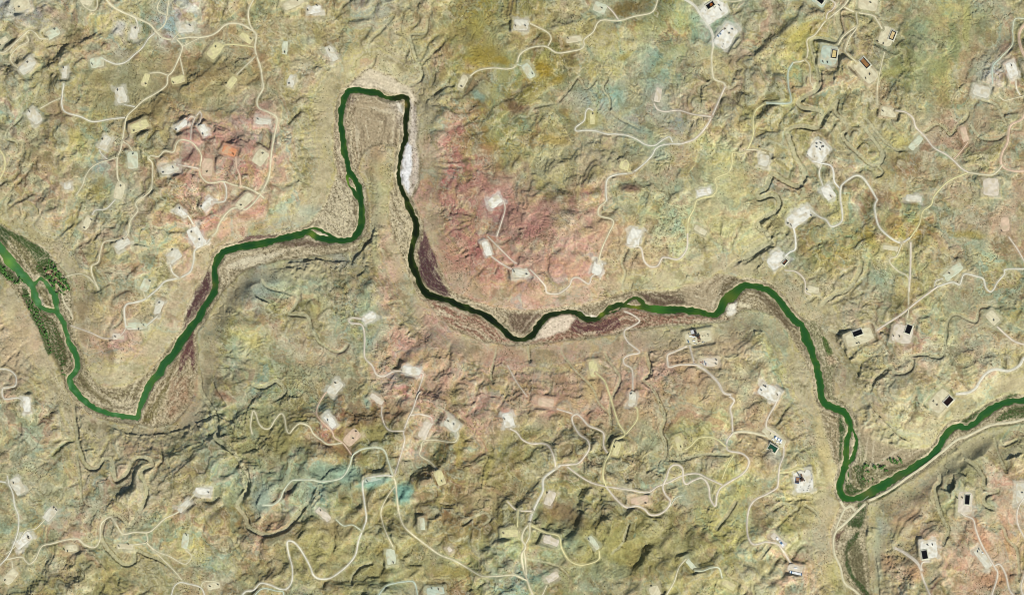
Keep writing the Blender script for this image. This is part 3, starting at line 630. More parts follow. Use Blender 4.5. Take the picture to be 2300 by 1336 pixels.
# pads: cx cy length width angle(deg, clockwise in the picture) colour | tank pairs | label
PADS = """50 12 38 28 -15 c|44,17|pale gravel pad with white spoil in the far top left corner
195 3 30 20 20 c|178,0|grey pad cut off by the top edge, above the hairpin track
120 76 34 22 -30 g|124,67|small greenish pad at the end of the wavy track, upper left
6 93 28 15 -35 c|1,101|narrow cream pad on the left edge by the forked track
62 150 42 25 -45 w|63,141|white pad on a pale hill at the bottom of the left loop track
146 163 30 14 92 w|144,153|narrow upright white pad at the top end of the blue-white track
218 141 33 25 -8 g|208,145|squarish grey-green pad with a bluish patch below it
302 74 34 21 98 w|305,64|white pad beside the big white spoil heap under the main road
419 64 38 20 -5 w|427,58|white oblong pad just above the main road junction, upper left
553 86 34 18 35 y|564,88|yellowish pad tucked against the west side of the north-south road
483 114 42 26 -52 y|485,106|yellow pad tilted steeply, with a round pale dot at its lower corner
520 186 32 19 -52 y|509,188|yellow arrow-shaped pad at the end of the straight diagonal track
400 180 33 19 -12 y|390,186|small yellow pad right of the forked track, below the main road
327 180 32 17 -72 y|328,189|leaning yellow pad with a teal strip along its east side
272 214 38 25 76 w|265,203|bright white pad with a folded grey edge, west of the diagonal road
78 262 38 25 48 w|67,251|white teardrop pad south-west of the blue-white track
313 284 46 23 -22 y|302,294|yellow-green pad just east of the forked road's southern leg
236 322 36 22 -62 w|231,313|white pad with a pinkish right half, west of the road
299 360 40 27 88 g|300,346|upright grey-green pad with a pale rim below the small teal dot
408 283 32 14 -35 W|397,292|thin lilac-white pad west of the twin hairpin tracks
459 293 30 17 62 W|457,302|lilac-white pad inside the twin hairpin, with spoil above
516 340 34 22 22 O|525,347|bright orange pad, the only orange one, on the rose hills
466 376 42 27 -88 p|466,386|salmon pink upright pad with a grey-blue right edge
382 380 44 23 -12 w|368,388 390,377|white pad spilling pale dirt on dark rose ground
269 428 40 25 -76 c|272,418|pale pad at the south end of the greenish road
153 417 20 17 0 w||small white blot of bare ground with no tanks, left side
585 354 38 30 -55 c|591,345|cream pad west of the long north-south road, above the river bend
592 273 38 17 8 w|580,268|white oblong pad right below the Y junction of pale roads
660 8 50 21 -25 c|668,2|long cream pad against the top edge left of a white pad
706 22 36 20 -8 W|712,13 692,24|bright white pad near the top edge with a teal patch below
640 108 32 15 94 g|640,118|narrow upright pale green pad on brown flats
744 120 40 19 60 w|740,113|white pad at the end of the curved road, lying diagonally
654 182 30 17 105 w|650,188|small white pad on the winding road north of the river loop
1040 184 34 18 -65 c|1037,195|small cream pad at the west end of the upper centre road
1112 452 34 24 -35 W||white patch on rose hills at the top of the faint loop track
1170 57 36 28 4 w|1180,59 1158,59|square white pad at top centre above the curving road
1288 89 36 17 -10 c|1276,87|cream oblong pad west of the road bend, top centre
1347 18 32 26 20 g|1352,19|grey-green pad beside the dark olive hill at the top
1187 160 38 20 58 g|1196,166|pale green diagonal pad next to the dark yellow wedge hill
1478 214 34 17 100 P||pale pink bare pad with no tanks in the north middle
1330 266 30 13 88 y|1332,256|yellow oval pad on a round yellow knoll
1401 372 22 20 20 y||little yellow loop pad beside the white road
1581 431 34 17 -14 W||bright white pad at the elbow of the yellow road
1715 360 24 30 15 w||pale lilac scraped patch at the end of a short spur road
1603 25 60 44 -33 W|1615,13 1619,24|large white pad with a black pit holding orange liquid
1630 82 58 38 -57 W|1628,66 1638,76 1645,67|large white pad with a row of white trailers along its edge
1949 8 46 34 6 c|1955,7|cream square pad on the top edge by the right-hand roads
1840 2 34 26 38 t||teal-grey pad cut by the top edge around a black pit
1861 125 40 46 8 t|1848,140 1858,141|pale blue-green pad with rounded corners and a framed yellow pit
1943 160 60 34 48 c|1944,177 1953,168|cream pad lying diagonally with an orange-brown pit
1991 82 34 46 20 c|1971,94 1984,99|cream-grey pad with a cream-filled pit near its right edge
2272 158 38 25 70 W|2271,148|white pad near the right edge below the green-grey track
2203 205 40 28 14 w||white scraped patch above the round brown meander loop
1996 252 38 24 10 c|1983,250|cream pad with a pale tail of spoil beneath it, upper right
2057 321 40 18 -48 g||pale green oblong beside the meander and the road crossing
2166 302 36 17 76 p||pinkish faint pad with a thin orange access track
1838 340 46 42 -52 W|1834,323 1843,322 1848,330 1842,336 1834,331|large grey-white pad covered in many small tanks
1860 432 36 26 58 W|1866,441|white pad at the end of the teardrop side road
2225 420 38 42 0 P||faint grey-pink abandoned square, upper right
1796 486 60 32 -36 W|1770,502 1777,506 1822,484|long white pad with grey rows, west end of the snaking white road
1745 583 44 34 -38 W||bright white pad with a small brown pit in a white frame
1826 650 30 17 10 c|1813,650|small grey pad at the end of the thin track near the river
2052 446 38 17 8 w||white-grey scraped ledge above the V-shaped white road
1999 557 36 13 8 c||cream strip just below the point of the V-shaped road
2257 503 20 34 -6 p|2250,519|very faint outlined pad close to the right edge
2140 610 52 22 -38 g|2132,614|grey-green pad above the S-bends of the white road
1930 757 64 34 -20 c|1925,771 1930,770|cream pad on the cliff edge with a long black pit
2026 750 48 42 12 P|2006,754 2020,755|pinkish pad with an upright black pit, right of the cliff pad
2229 713 34 24 48 c|2232,719|small pinkish cream pad on the ridge with one dark dot
2112 900 54 38 -48 c|2097,901 2105,909|cream pad with a black pit above the river's right-hand reach
195 500 36 18 -62 c|190,512 206,494|slim cream pad at the end of the blue-white wiggly track
276 547 38 22 -35 w|277,537|white pad where the thin road bends, north of the left river bend
408 478 32 15 46 W|404,468|small white pad up-slope of the biggest white pad by the river
441 532 48 30 60 W|430,521 448,538|biggest white pad above the river's left straight
466 458 34 17 -50 W|453,464|white leaf-shaped pad on rose ground near the pale road
550 452 44 23 -42 c|542,461|cream pad at the south end of the long pale road
391 575 33 27 -35 w|387,561|white rounded pad with a fork of short roads below
327 640 32 22 -66 g|337,631|pale green pad north of the long bank road
356 690 36 18 -66 w|358,680|white pad with a curl at its top, near the river straight
306 731 50 16 4 g|323,730 312,739|long thin grey-green pad at the end of two short roads
266 755 30 17 0 P|259,756|pale pink patch with faint tracks, inside the left river bend
61 907 18 36 -6 W||upright white pad near the left edge below the hooked road
40 1090 42 26 62 w|31,1084|white pad beside the left edge road fork
114 1152 38 22 -50 w|122,1139 127,1144|white pad with two tank groups above the long cream one, lower left
53 1213 46 22 -42 W|64,1204 65,1208|long white pad with a grey pool-like patch, lower left
24 1294 40 24 -48 c|12,1302|cream rounded pad in the bottom left corner
160 1230 30 18 -6 c|145,1233 153,1237|small cream pad below the winding road, lower left
281 1226 38 15 2 c|268,1226 289,1221|white oblong pad inside the road triangle, lower left
456 1103 37 18 6 W|469,1105|bright white pad at the east end of the diagonal road
414 1135 34 16 -42 w||pale pad beside the diagonal road just below a brighter one
416 1214 18 36 8 g|419,1200|upright green pad above the small road loop
480 1314 32 18 -8 c|472,1316 490,1312|cream pad by the bottom edge under the small road arc
752 871 40 26 -50 w|754,860|white diamond pad with a lilac right half, lower centre left
846 895 36 16 35 P|866,900|dusty pink strip pad on brown ground, lower centre
742 944 36 18 52 W|737,943|narrow bright white pad west of the peach-coloured one
791 981 42 28 -44 p|800,968 794,984|peach pad with pale spill, beside the road fork
956 963 48 22 -62 P||faint pink pad inside the arching thin road
1015 953 38 26 34 w|1007,945 1020,952|pale blue-white pad right of the faint pink one
988 1072 36 22 68 y|993,1080|yellow pad at the end of the stepping road, next to dark gullies
838 1074 40 14 -12 t|825,1079|long pale teal pad hugging the road bend
727 1154 40 18 42 P|721,1145|pink and white pad on dark brown ground, lower centre
878 1248 38 23 84 g|884,1262|pale green pad on a yellow knoll, bottom centre
949 1175 14 30 -5 g||tiny upright green pad right of the long diagonal road
978 1326 42 20 -4 t|970,1320 985,1322|pale teal pad on the bottom edge, centre
1010 1232 12 14 -40 P||tiny pink bare square above the long diagonal road
830 713 34 21 -36 W||bright white bare pad beside the keyhole-shaped track
924 832 42 20 12 W||pinkish white bare pad at the east end of the S-shaped track
1093 558 18 36 -18 W||white scraped spur on the rose hills
1142 942 26 34 -10 W|1133,940|bright white pad left of the big looping roads
1226 903 38 22 6 p||dusty pink bare rectangle under the rose slope
1420 896 34 19 98 w|1418,884|upright white pad at the end of the yellow road's east fork
1385 1007 34 17 -74 y|1380,1003|yellow upright pad where the yellow roads meet
1525 995 36 17 74 y|1529,1003|cream upright pad at the west end of the arched road
1235 1118 36 22 -68 P|1229,1106|pale pink pad with a bluish spot east of the wide road
1436 1122 42 19 -12 p|1450,1129|peach pad in the dip of the looping road
1237 1213 38 20 20 P||pink-grey bare pad under the round brown hill
1333 1217 36 15 52 g|1323,1210|narrow green pad at the end of the curled road
1145 1196 40 20 -3 y|1131,1196|pale yellow pad just west of the wide road
1241 1295 32 20 -30 P||pale pink bare pad near the bottom edge, centre right
1470 1326 26 26 -20 c|1463,1315|cream pad on the bottom edge at the track's start
1550 1265 36 14 50 g||narrow green-white pad at the top of the bottom right track
1637 1312 34 18 30 y||yellow pad at the end of the thin bottom track
1170 613 42 22 -5 w|1183,616 1155,610|white pad with ragged edges on the rose slope above the river
1425 533 30 42 18 W||big bright white triangular scrape north of the river
1342 602 24 32 20 W||white scrape at the lower end of the winding white road
1573 517 32 15 30 c||cream ragged pad beside the pale pink road
1333 828 22 38 -8 y||tall cream-yellow pad at the top of the yellow road
1569 757 62 30 -10 c||yellow pad crowded with a drilling rig south of the river
1593 813 42 22 0 P|1609,808 1608,817|pinkish pad with red and blue equipment
1727 880 52 32 28 W|1716,866 1720,868 1710,876 1746,886|white pad with dark tank rows, south-east of the rigs
1738 980 62 24 38 c||cream compound pad holding rows of blue-white trailers
1804 1080 44 52 -12 W||grey-white rig pad with a dark derrick shadow
2167 1128 34 52 4 P|2150,1118 2161,1117|pale pad with a narrow upright black pit, lower right
2207 1252 54 20 54 w|2199,1233 2196,1238|grey-white strip pad beside the lower right road
2086 1232 40 44 -6 W|2083,1223 2094,1222|rounded white pad with a square black pit, lower right
2293 1106 26 50 0 w|2296,1106|large white pad cut off by the right edge, lower right
1748 1212 44 16 42 P||small dirt clearing with seven white trailers
1786 1276 36 18 8 P||small dirt clearing with a long row of white trailers""".split('\n')
# lined pits: cx cy length width angle liquid label
PITS = """1595 12 18 11 -33|black|black pit half filled with orange liquid on the large white pad
1841 2 16 9 38|black|black pit cut by the top edge of the picture
1873 122 19 12 -82|yellow|pit with yellow-cream mud on the pale blue-green pad
1942 142 24 12 48|orange|long orange-brown pit on the diagonal cream pad
2004 80 20 11 -68|cream|pit with cream mud and an orange streak, upper right
1763 588 13 7 -50|brown|small brown pit in a white frame west of the cliff
1926 747 21 12 -20|black|black pit on the cream cliff-edge pad
2040 739 19 12 -70|black|upright black pit on the pinkish pad
2130 900 20 13 -47|dark|black pit with a faint red sheen above the river
2172 1121 21 10 -86|black|narrow upright black pit, lower right
2076 1244 19 12 80|black|square-ended black pit on the rounded white pad
1735 1006 19 12 32|green|dark green pond beside the trailer compound""".split('\n')
# ================================================================== terrain on a coarse grid
CS = 3.0
X0, X1, Y0, Y1 = -150.0, 2450.0, -130.0, 1466.0
cx_ = np.arange(X0, X1 + .1, CS); cy_ = np.arange(Y0, Y1 + .1, CS)
PX, PY = np.meshgrid(cx_, cy_)
def poly_mask(poly, X, Y, xs, ys):
    p = np.array(poly, float)
    m = np.zeros(X.shape, bool)
    i0, i1 = np.searchsorted(xs, [p[:, 0].min() - 20, p[:, 0].max() + 20]); j0, j1 = np.searchsorted(ys, [p[:, 1].min() - 20, p[:, 1].max() + 20])
    x = X[j0:j1, i0:i1]; y = Y[j0:j1, i0:i1]; s = np.zeros(x.shape, bool)
    a = p; b = np.roll(p, -1, 0)
    for (ax, ay), (bx, by) in zip(a, b):
        if ay == by: continue
        s ^= ((ay > y) != (by > y)) & (x < (bx - ax) * (y - ay) / (by - ay) + ax)
    m[j0:j1, i0:i1] = s
    return m
def line_field(pts, X, Y, xs, ys, reach, vals=None, signed=False):
    """distance to a polyline (only inside reach), plus nearest interpolated vals"""
    P = np.array(pts, float)
    D = np.full(X.shape, 1e6, np.float32); V = np.zeros(X.shape, np.float32) if vals is not None or signed else None
    T = np.zeros(X.shape, np.float32)
    n = len(P)
    for k in range(n - 1):
        a, b = P[k, :2], P[k + 1, :2]
        i0, i1 = np.searchsorted(xs, [min(a[0], b[0]) - reach, max(a[0], b[0]) + reach]); j0, j1 = np.searchsorted(ys, [min(a[1], b[1]) - reach, max(a[1], b[1]) + reach])
        if i1 <= i0 or j1 <= j0: continue
        x = X[j0:j1, i0:i1] - a[0]; y = Y[j0:j1, i0:i1] - a[1]
        d = b - a; L = d @ d + 1e-9
        t = np.clip((x * d[0] + y * d[1]) / L, 0, 1)
        ex = x - t * d[0]; ey = y - t * d[1]
        dd = np.sqrt(ex * ex + ey * ey)
        sub = D[j0:j1, i0:i1]; w = dd < sub
        sub[w] = dd[w]
        T[j0:j1, i0:i1][w] = ((k + t) / (n - 1))[w]
        if signed:
            V[j0:j1, i0:i1][w] = np.sign(d[0] * y - d[1] * x)[w]
        elif vals is not None:
            V[j0:j1, i0:i1][w] = (vals[k] + (vals[k + 1] - vals[k]) * t)[w]
    return D, V, T
def wob(X, Y, amp, wl, seed):
    f_ = fbmg; st = float(X[0, 1] - X[0, 0])
    return X + amp * f_(X, Y, wl, 3, seed, step=st), Y + amp * f_(X, Y, wl, 3, seed + 40, step=st)

# valley floor
WXc, WYc = wob(PX, PY, 5, 40, 3)
vm = np.zeros(PX.shape, bool)
for v in VALLEY: vm |= poly_mask(v, WXc, WYc, cx_, cy_)
rivD = np.full(PX.shape, 1e6, np.float32)
RSP = [spline(r, 4) for r in RIVER]
for r in RSP:
    D, W, _ = line_field(r, PX, PY, cx_, cy_, 60, r[:, 2])
    rivD = np.minimum(rivD, D - W / 2)
vm |= rivD < 5
# distance to the valley floor
R = 60
row = np.full(vm.shape, 1e3, np.float32)
idx = np.arange(vm.shape[1])[None, :]
l = np.where(vm, idx, -9999); l = np.maximum.accumulate(l, 1)
r_ = np.where(vm, idx, 99999); r_ = np.minimum.accumulate(r_[:, ::-1], 1)[:, ::-1]
row = np.minimum(idx - l, r_ - idx).astype(np.float32)
vd = row.copy() ** 2
rp = np.pad(row ** 2, ((R, R), (0, 0)), constant_values=1e6)
for k in range(-R, R + 1):
    vd = np.minimum(vd, rp[R + k:R + k + vm.shape[0]] + k * k)
vd = np.sqrt(vd) * CS
vd = np.minimum(vd, 180)
vd = blur(vd, 1)
# plateau
wX, wY = wob(PX, PY, 46, 210, 21)
plate = 52 + 18 * fbm(wX, wY, 520, 3, 1)
hills = fbm(wX, wY, 170, 5, 31, 0.55, ridged=True) * 34 + 11 * fbm(wX * 1.0, wY, 95, 4, 61) + 20 * np.sqrt(np.abs(fbm(wX, wY, 84, 2, 65)) + .01)
# strike of small ridges: many run from lower left to upper right
u_ = (PX + PY) * 0.7071; v_ = (PX - PY) * 0.7071
g_ = fbm(u_ + 18 * fbm(PX, PY, 80, 2, 71), v_ * 0.45, 62, 4, 81, 0.55, ridged=True)
ROUGH = np.ones(PX.shape, np.float32)
for x, y, rx, ry, k in SMOOTHZ:
    ROUGH *= 1 - k * np.exp(-(((wX - x) / rx) ** 2 + ((wY - y) / ry) ** 2) ** 1.5)
rough = 0.30 + 0.95 * smooth(-0.25, 0.35, fbm(PX, PY, 330, 2, 91))
rough += 0.35 * smooth(820, 1000, PY) * smooth(450, 620, PX) * (1 - smooth(1620, 1760, PX)) 
h = (hills + 24 * g_) * rough * ROUGH * .92
rim = 60 + 16 * fbm(PX, PY, 160, 2, 95)                       # width of the talus band
tal = smooth(0, 1, vd / rim) ** 0.8
h = 7 + (plate - 7) * (.30 * tal + .70 * smooth(15, 175, vd)) + h * smooth(18, 85 + 30 * fbm(PX, PY, 140, 2, 97), vd)
h = np.maximum(h, 7 + .12 * vd)
for c, fw, dep in CANYON:
    c = spline(tp(c), 5)
    D, _, T = line_field(c, *wob(PX, PY, 3, 24, 77), cx_, cy_, 60)
    near = D < 58
    edge = np.minimum(1, np.minimum(T, 1 - T) * 12 + .25)
    prof = np.exp(-np.maximum(D - fw * .5, 0) ** 2 / (2 * (fw * 1.3 + 6) ** 2))
    h = np.where(near, h - dep * .35 * prof * edge, h)
h = np.where(vm, np.minimum(h, 7), h)
h = blur(h.astype(np.float32), 1)
# rain-drop erosion
def erode(h, n_batch, n, steps, seed, cell):
    rng = np.random.default_rng(seed)
    H, W = h.shape
    h = h / cell
    for b in range(n_batch):
        x = rng.random(n) * (W - 3) + 1; y = rng.random(n) * (H - 3) + 1
        dx = np.zeros(n); dy = np.zeros(n); vel = np.ones(n); wat = np.ones(n); sed = np.zeros(n)
        for s in range(steps):
            ix = x.astype(int); iy = y.astype(int); fx = x - ix; fy = y - iy
            q = iy * W + ix; f = h.ravel()
            a, b_, c, d = f[q], f[q + 1], f[q + W], f[q + W + 1]
            gx = (b_ - a) * (1 - fy) + (d - c) * fy; gy = (c - a) * (1 - fx) + (d - b_) * fx
            z = a * (1 - fx) * (1 - fy) + b_ * fx * (1 - fy) + c * (1 - fx) * fy + d * fx * fy
            dx = dx * .25 - gx * .75; dy = dy * .25 - gy * .75
            L = np.sqrt(dx * dx + dy * dy) + 1e-9
            dx /= L; dy /= L
            nx = np.clip(x + dx, 1, W - 2.01); ny = np.clip(y + dy, 1, H - 2.01)
            jx = nx.astype(int); jy = ny.astype(int); ex = nx - jx; ey = ny - jy
            q2 = jy * W + jx
            z2 = f[q2] * (1 - ex) * (1 - ey) + f[q2 + 1] * ex * (1 - ey) + f[q2 + W] * (1 - ex) * ey + f[q2 + W + 1] * ex * ey
            dz = z2 - z
            cap = np.maximum(-dz, .012) * vel * wat * 5
            dep = np.where(dz > 0, np.minimum(dz, sed), np.where(sed > cap, (sed - cap) * .3, -np.minimum((cap - sed) * .3, -dz * .7)))
            dep = np.clip(dep, -.05, .08)
            sed = sed - dep
            for qq, ww in ((q, (1 - fx) * (1 - fy)), (q + 1, fx * (1 - fy)), (q + W, (1 - fx) * fy), (q + W + 1, fx * fy)):
                np.add.at(f, qq, dep * ww)
            vel = np.sqrt(np.maximum(vel * vel - dz * 4, .01)); wat *= .97
            x, y = nx, ny
    return h * cell
h0_ = h
h = erode(h.astype(np.float64), 6, 24000, 40, 3, CS * S).astype(np.float32)
wash = (.25 + .75 * smooth(30, 95, vd)) * (.3 + .7 * ROUGH)
h = h0_ + (h - h0_) * wash
# resistant beds: benches and small cliffs that follow the contours
bed = 9.0
ph = h / bed + 0.35 * fbm(PX, PY, 240, 2, 101)
k_ = np.floor(ph); fr = ph - k_
ter = smooth(0.36, 0.66, fr)
h = h + 0.60 * bed * (ter - fr) * smooth(14, 26, h) * smooth(45, 80, vd) * smooth(-0.5, 0.15, fbm(PX, PY, 130, 2, 111))
# ================================================================== fine grid
FS = 1.5
fx_ = np.arange(X0, X1 - 2, FS); fy_ = np.arange(Y0, Y1 - 2, FS)
FX, FY = [a.astype(np.float32) for a in np.meshgrid(fx_, fy_)]
def sample(a, X, Y, x0=X0, y0=Y0, cs=CS):
    u = np.clip((X - x0) / cs, 0, a.shape[1] - 1.001); v = np.clip((Y - y0) / cs, 0, a.shape[0] - 1.001)
    i = u.astype(int); j = v.astype(int); f = (u - i).astype(np.float32); g = (v - j).astype(np.float32)
    return (a[j, i] * (1 - f) + a[j, i + 1] * f) * (1 - g) + (a[j + 1, i] * (1 - f) + a[j + 1, i + 1] * f) * g
VDf = up(vd, 2, FX.shape)
Hf = up(h, 2, FX.shape)
Hg = Hf
Hf = erode(Hf.astype(np.float64), 5, 40000, 24, 8, FS * S).astype(np.float32)
Hf = Hg + (Hf - Hg) * (.3 + .7 * smooth(30, 95, VDf))
Hf = .9 * Hf + .1 * blur(Hf, 1)
vmf = smooth(9, 2, VDf)
RGf = up(ROUGH.astype(np.float32), 2, FX.shape)
n8 = fbmg(FX, FY, 9, 3, 131, .6, ridged=True); n20 = fbmg(FX + 5 * n8, FY, 24, 3, 141, .55, ridged=True)
Hf += (1 - vmf) * ((.5 * n20 + .6 * n8) * (.35 + .65 * RGf))
led = fbmg(*wob(FX, FY, 26, 90, 191), 120, 4, 193, .5) * 9
lk = np.floor(led); lf_ = led - lk
Hf += (1 - vmf) * 3.4 * (smooth(.46, .54, lf_) - lf_) * smooth(-.15, .25, fbmg(FX, FY, 60, 2, 195)) * smooth(30, 60, VDf)
crk = np.abs(fbmg(*wob(FX, FY, 9, 30, 197), 44, 3, 199, .55))
Hf -= (1 - vmf) * 4.2 * smooth(.042, .0, crk) * smooth(-.05, .3, fbmg(FX, FY, 90, 2, 198))
wcx, wcy = wob(FX, FY, 3, 20, 77); wcx2, wcy2 = wob(wcx, wcy, 1.2, 6, 79)
for c, fw, dep in CANYON:
    c = spline(tp(c), 4); fw = fw * 1.0; dep = dep * .62
    z = sample(Hf, c[:, 0], c[:, 1], X0, Y0, FS)
    zs = np.convolve(np.pad(z, 14, mode='edge'), np.ones(29) / 29, 'valid') - dep
    D, Vz, T = line_field(c, wcx2, wcy2, fx_, fy_, 34, zs)
    e = np.minimum(1, np.minimum(T, 1 - T) * 12)
    wall = Vz + dep * 1.0 * smooth(fw * .5, fw * .5 + 3.4, D) + .6 * np.maximum(D - fw * .5, 0) + (1 - e) * dep
    Hf = np.where(D < 33, np.minimum(Hf, wall), Hf)
for c, hh, reach in SCARP:
    q_ = tp(c); dd_ = np.array(q_[-1]) - np.array(q_[0])
    if -dd_[1] * .56 + dd_[0] * .83 < 0: q_ = q_[::-1]
    D, Sg, T = line_field(spline(q_, 4), wcx2, wcy2, fx_, fy_, reach * 1.6, signed=True)
    e = smooth(0, .12, T) * (1 - smooth(.88, 1, T)) * (.55 + .9 * smooth(-.3, .3, fbmg(FX, FY, 14, 2, 127)))
    f = smooth(0, 2.2, np.where(Sg > 0, D, 0)) * np.exp(-(D / reach) ** 2)
    Hf = np.where(D < 1e5, Hf + f * hh * .6 * e, Hf)
Hf = Hf.astype(np.float32)
# flutes down the talus
ang = fbmg(FX, FY, 90, 1, 151)
tb = smooth(6, 16, VDf) * smooth(58, 40, VDf)
Hf += tb * .6 * fbmg(FX * 1.6, FY * .45 + 0 * ang, 8, 2, 161)
fl = 4.2 + 1.1 * fbmg(FX, FY, 70, 3, 171) + .35 * fbmg(FX, FY, 9, 2, 172)
Hf = Hf * (1 - vmf) + fl * vmf
# river bed
WXf, WYf = wob(FX, FY, 3.2, 22, 181); RDn = 2.2 * fbmg(FX, FY, 8, 2, 185) + 3.2 * fbmg(FX, FY, 34, 2, 187) - .6
RD = np.full(FX.shape, 1e6, np.float32); RT = np.zeros(FX.shape, np.float32)
for i, r in enumerate(RSP):
    D, W, T = line_field(r, WXf, WYf, fx_, fy_, 50, r[:, 2])
    d = D - W / 2
    RD = np.minimum(RD, d)
RD = np.where(RD < 1e5, RD + RDn, RD)
Hf = np.where(RD < 4, np.minimum(Hf, np.clip(RD * 1.3 + .0, -6, 5) ), Hf)
# ================================================================== pads and roads shape the ground
def pad_rows():
    for s in PADS:
        a, tk, lab = s.split('|'); a = a.split()
        yield float(a[0]), float(a[1]), float(a[2]), float(a[3]), math.radians(float(a[4])), a[5], [tuple(float(v) for v in t.split(',')) for t in tk.split()], lab
apron = np.zeros(FX.shape, np.float32); apron_col = np.zeros(FX.shape + (3,), np.float32)
padinfo = []
for cx, cy, L, W, an, cc, tk, lab in pad_rows():
    ca, sa = math.cos(an), math.sin(an)
    Rr = max(L, W) * .8 + 22
    i0, i1 = np.searchsorted(fx_, [cx - Rr, cx + Rr]); j0, j1 = np.searchsorted(fy_, [cy - Rr, cy + Rr])
    x = FX[j0:j1, i0:i1] - cx; y = FY[j0:j1, i0:i1] - cy
    u = np.abs(x * ca + y * sa) - L / 2; v = np.abs(-x * sa + y * ca) - W / 2
    sdf = np.where((u > 0) & (v > 0), np.hypot(u, v), np.maximum(u, v))
    sub = Hf[j0:j1, i0:i1]
    zp = float(np.mean(sub[sdf < 0])) + .5
    wgt = 1 - smooth(1.5, 9, sdf)
    Hf[j0:j1, i0:i1] = sub * (1 - wgt) + zp * wgt
    nz = fbm(FX[j0:j1, i0:i1], FY[j0:j1, i0:i1], 22, 3, int(cx) % 97)
    ap = np.clip(1 - smooth(-1, 6, sdf + 14 * nz), 0, 1) * (.62 if cc in 'wW' else .4)
    sel = ap > apron[j0:j1, i0:i1]
    apron[j0:j1, i0:i1][sel] = ap[sel]
    apron_col[j0:j1, i0:i1][sel] = alb(np.array(CCOL[cc]) * .93)
    padinfo.append((cx, cy, L, W, an, cc, tk, lab, zp))
roads = []
for s in ROADS:
    a, pts = s.split('|'); w, cc = a.split()
    P = spline(tp(pts), 2.0); w = float(w) * .68
    z = sample(Hf, P[:, 0], P[:, 1], X0, Y0, FS)
    k = 9
    zs = np.convolve(np.pad(z, k, mode='edge'), np.ones(2 * k + 1) / (2 * k + 1), 'valid')
    zs = np.maximum(zs, 3.0)
    roads.append((P, w, cc, zs))
    D, V, _ = line_field(P, FX, FY, fx_, fy_, 12, zs)
    wg = 1 - smooth(w / 2 + 1.3, w / 2 + 6, D)
    Hf = np.where(D < 1e5, Hf * (1 - wg) + V * wg, Hf)
    ap = (1 - smooth(w * .4, w * .5 + 3.4, D)) * .5
    sel = ap > apron
    apron[sel] = ap[sel]; apron_col[sel] = alb(np.array(CCOL[cc]) * .95)
Hf = np.where(RD < 3, np.minimum(Hf, np.clip(RD * 1.3, -6, 5)), Hf).astype(np.float32)
def ground(px, py):
    return sample(Hf, np.asarray(px, float), np.asarray(py, float), X0, Y0, FS)
# ================================================================== ground colour
cw_x = FX + 34 * fbmg(FX, FY, 120, 5, 201, .6); cw_y = FY + 34 * fbmg(FX, FY, 120, 5, 241, .6)
rows = [r.strip() for r in CMAP]
cm = np.zeros((len(rows), 46, 3))
for j, r in enumerate(rows):
    arr = np.array([alb(PAL[ch]) for ch in r])
    xi = np.linspace(0, len(r) - 1, 46)
    i0 = xi.astype(int); i1 = np.minimum(i0 + 1, len(r) - 1); f = (xi - i0)[:, None]
    cm[j] = arr[i0] * (1 - f) + arr[i1] * f
C = np.stack([sample(cm[:, :, c].astype(np.float32), cw_x, cw_y, 25, 25, 50) for c in range(3)], -1)
CM_ = C.reshape(-1, 3).mean(0)
C = np.clip(CM_ * (C / CM_) ** 1.2, .03, .8).astype(np.float32)
def mixc(C, colr, w):
    return C + (np.asarray(colr, np.float32) - C) * w[..., None]
amp = 1.0 - .5 * vmf
# mottling by outcrop: each tint is a mineral colour of the badlands
def tint(C, c, wl, seed, lo, hi, k):
    n = fbmg(cw_x * .6 + FX * .4, cw_y * .6 + FY * .4, wl, 4, seed, .6)
    return mixc(C, alb(c), smooth(lo + .04, lo + .04 + (hi - lo) * .55, n) * k * amp)
C = tint(C, (188, 176, 112), 60, 301, .04, .36, .30)
C = tint(C, (148, 160, 130), 50, 311, .12, .42, .26)
C = tint(C, (186, 146, 118), 54, 321, .14, .42, .24)
C = tint(C, (112, 100, 64), 52, 331, .04, .30, .55)
C = tint(C, (206, 196, 160), 30, 341, .08, .40, .45)
C = tint(C, (116, 112, 70), 24, 351, .15, .5, .40)
# swirled mudstone beds: colours run in sequence along warped iso-lines
sw = fbmg(cw_x, cw_y, 130, 5, 951, .55) * 6.5 + Hf / 30
seq = np.array([alb(c) for c in ((182, 166, 134), (196, 182, 124), (176, 162, 120), (150, 166, 146), (172, 158, 128), (204, 192, 162), (186, 148, 124), (166, 132, 108), (176, 164, 126), (134, 126, 88), (188, 178, 140))])
ph_ = (sw * 2.2) % len(seq); i_ = ph_.astype(int); f_2 = smooth(.25, .75, ph_ - i_)[..., None]
SWC = seq[i_] * (1 - f_2) + seq[(i_ + 1) % len(seq)] * f_2
C = C * (SWC / seq.mean(0)) ** ((.25 + .4 * smooth(-.1, .3, fbmg(FX, FY, 140, 3, 961))) * (1 - vmf))[..., None]
ln_ = np.abs((sw * 1.1) % 1 - .5)
C = mixc(C, alb((112, 98, 70)), smooth(.05, .015, ln_) * .34 * smooth(-.2, .2, fbmg(FX, FY, 30, 2, 965)) * (1 - vmf))
# darker olive where the ground dips, paler where it crests
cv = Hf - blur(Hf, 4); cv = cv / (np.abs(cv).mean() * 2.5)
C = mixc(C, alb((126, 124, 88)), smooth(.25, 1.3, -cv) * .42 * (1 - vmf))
C = mixc(C, alb((204, 190, 158)), smooth(.25, 1.3, cv) * .34 * (1 - vmf))
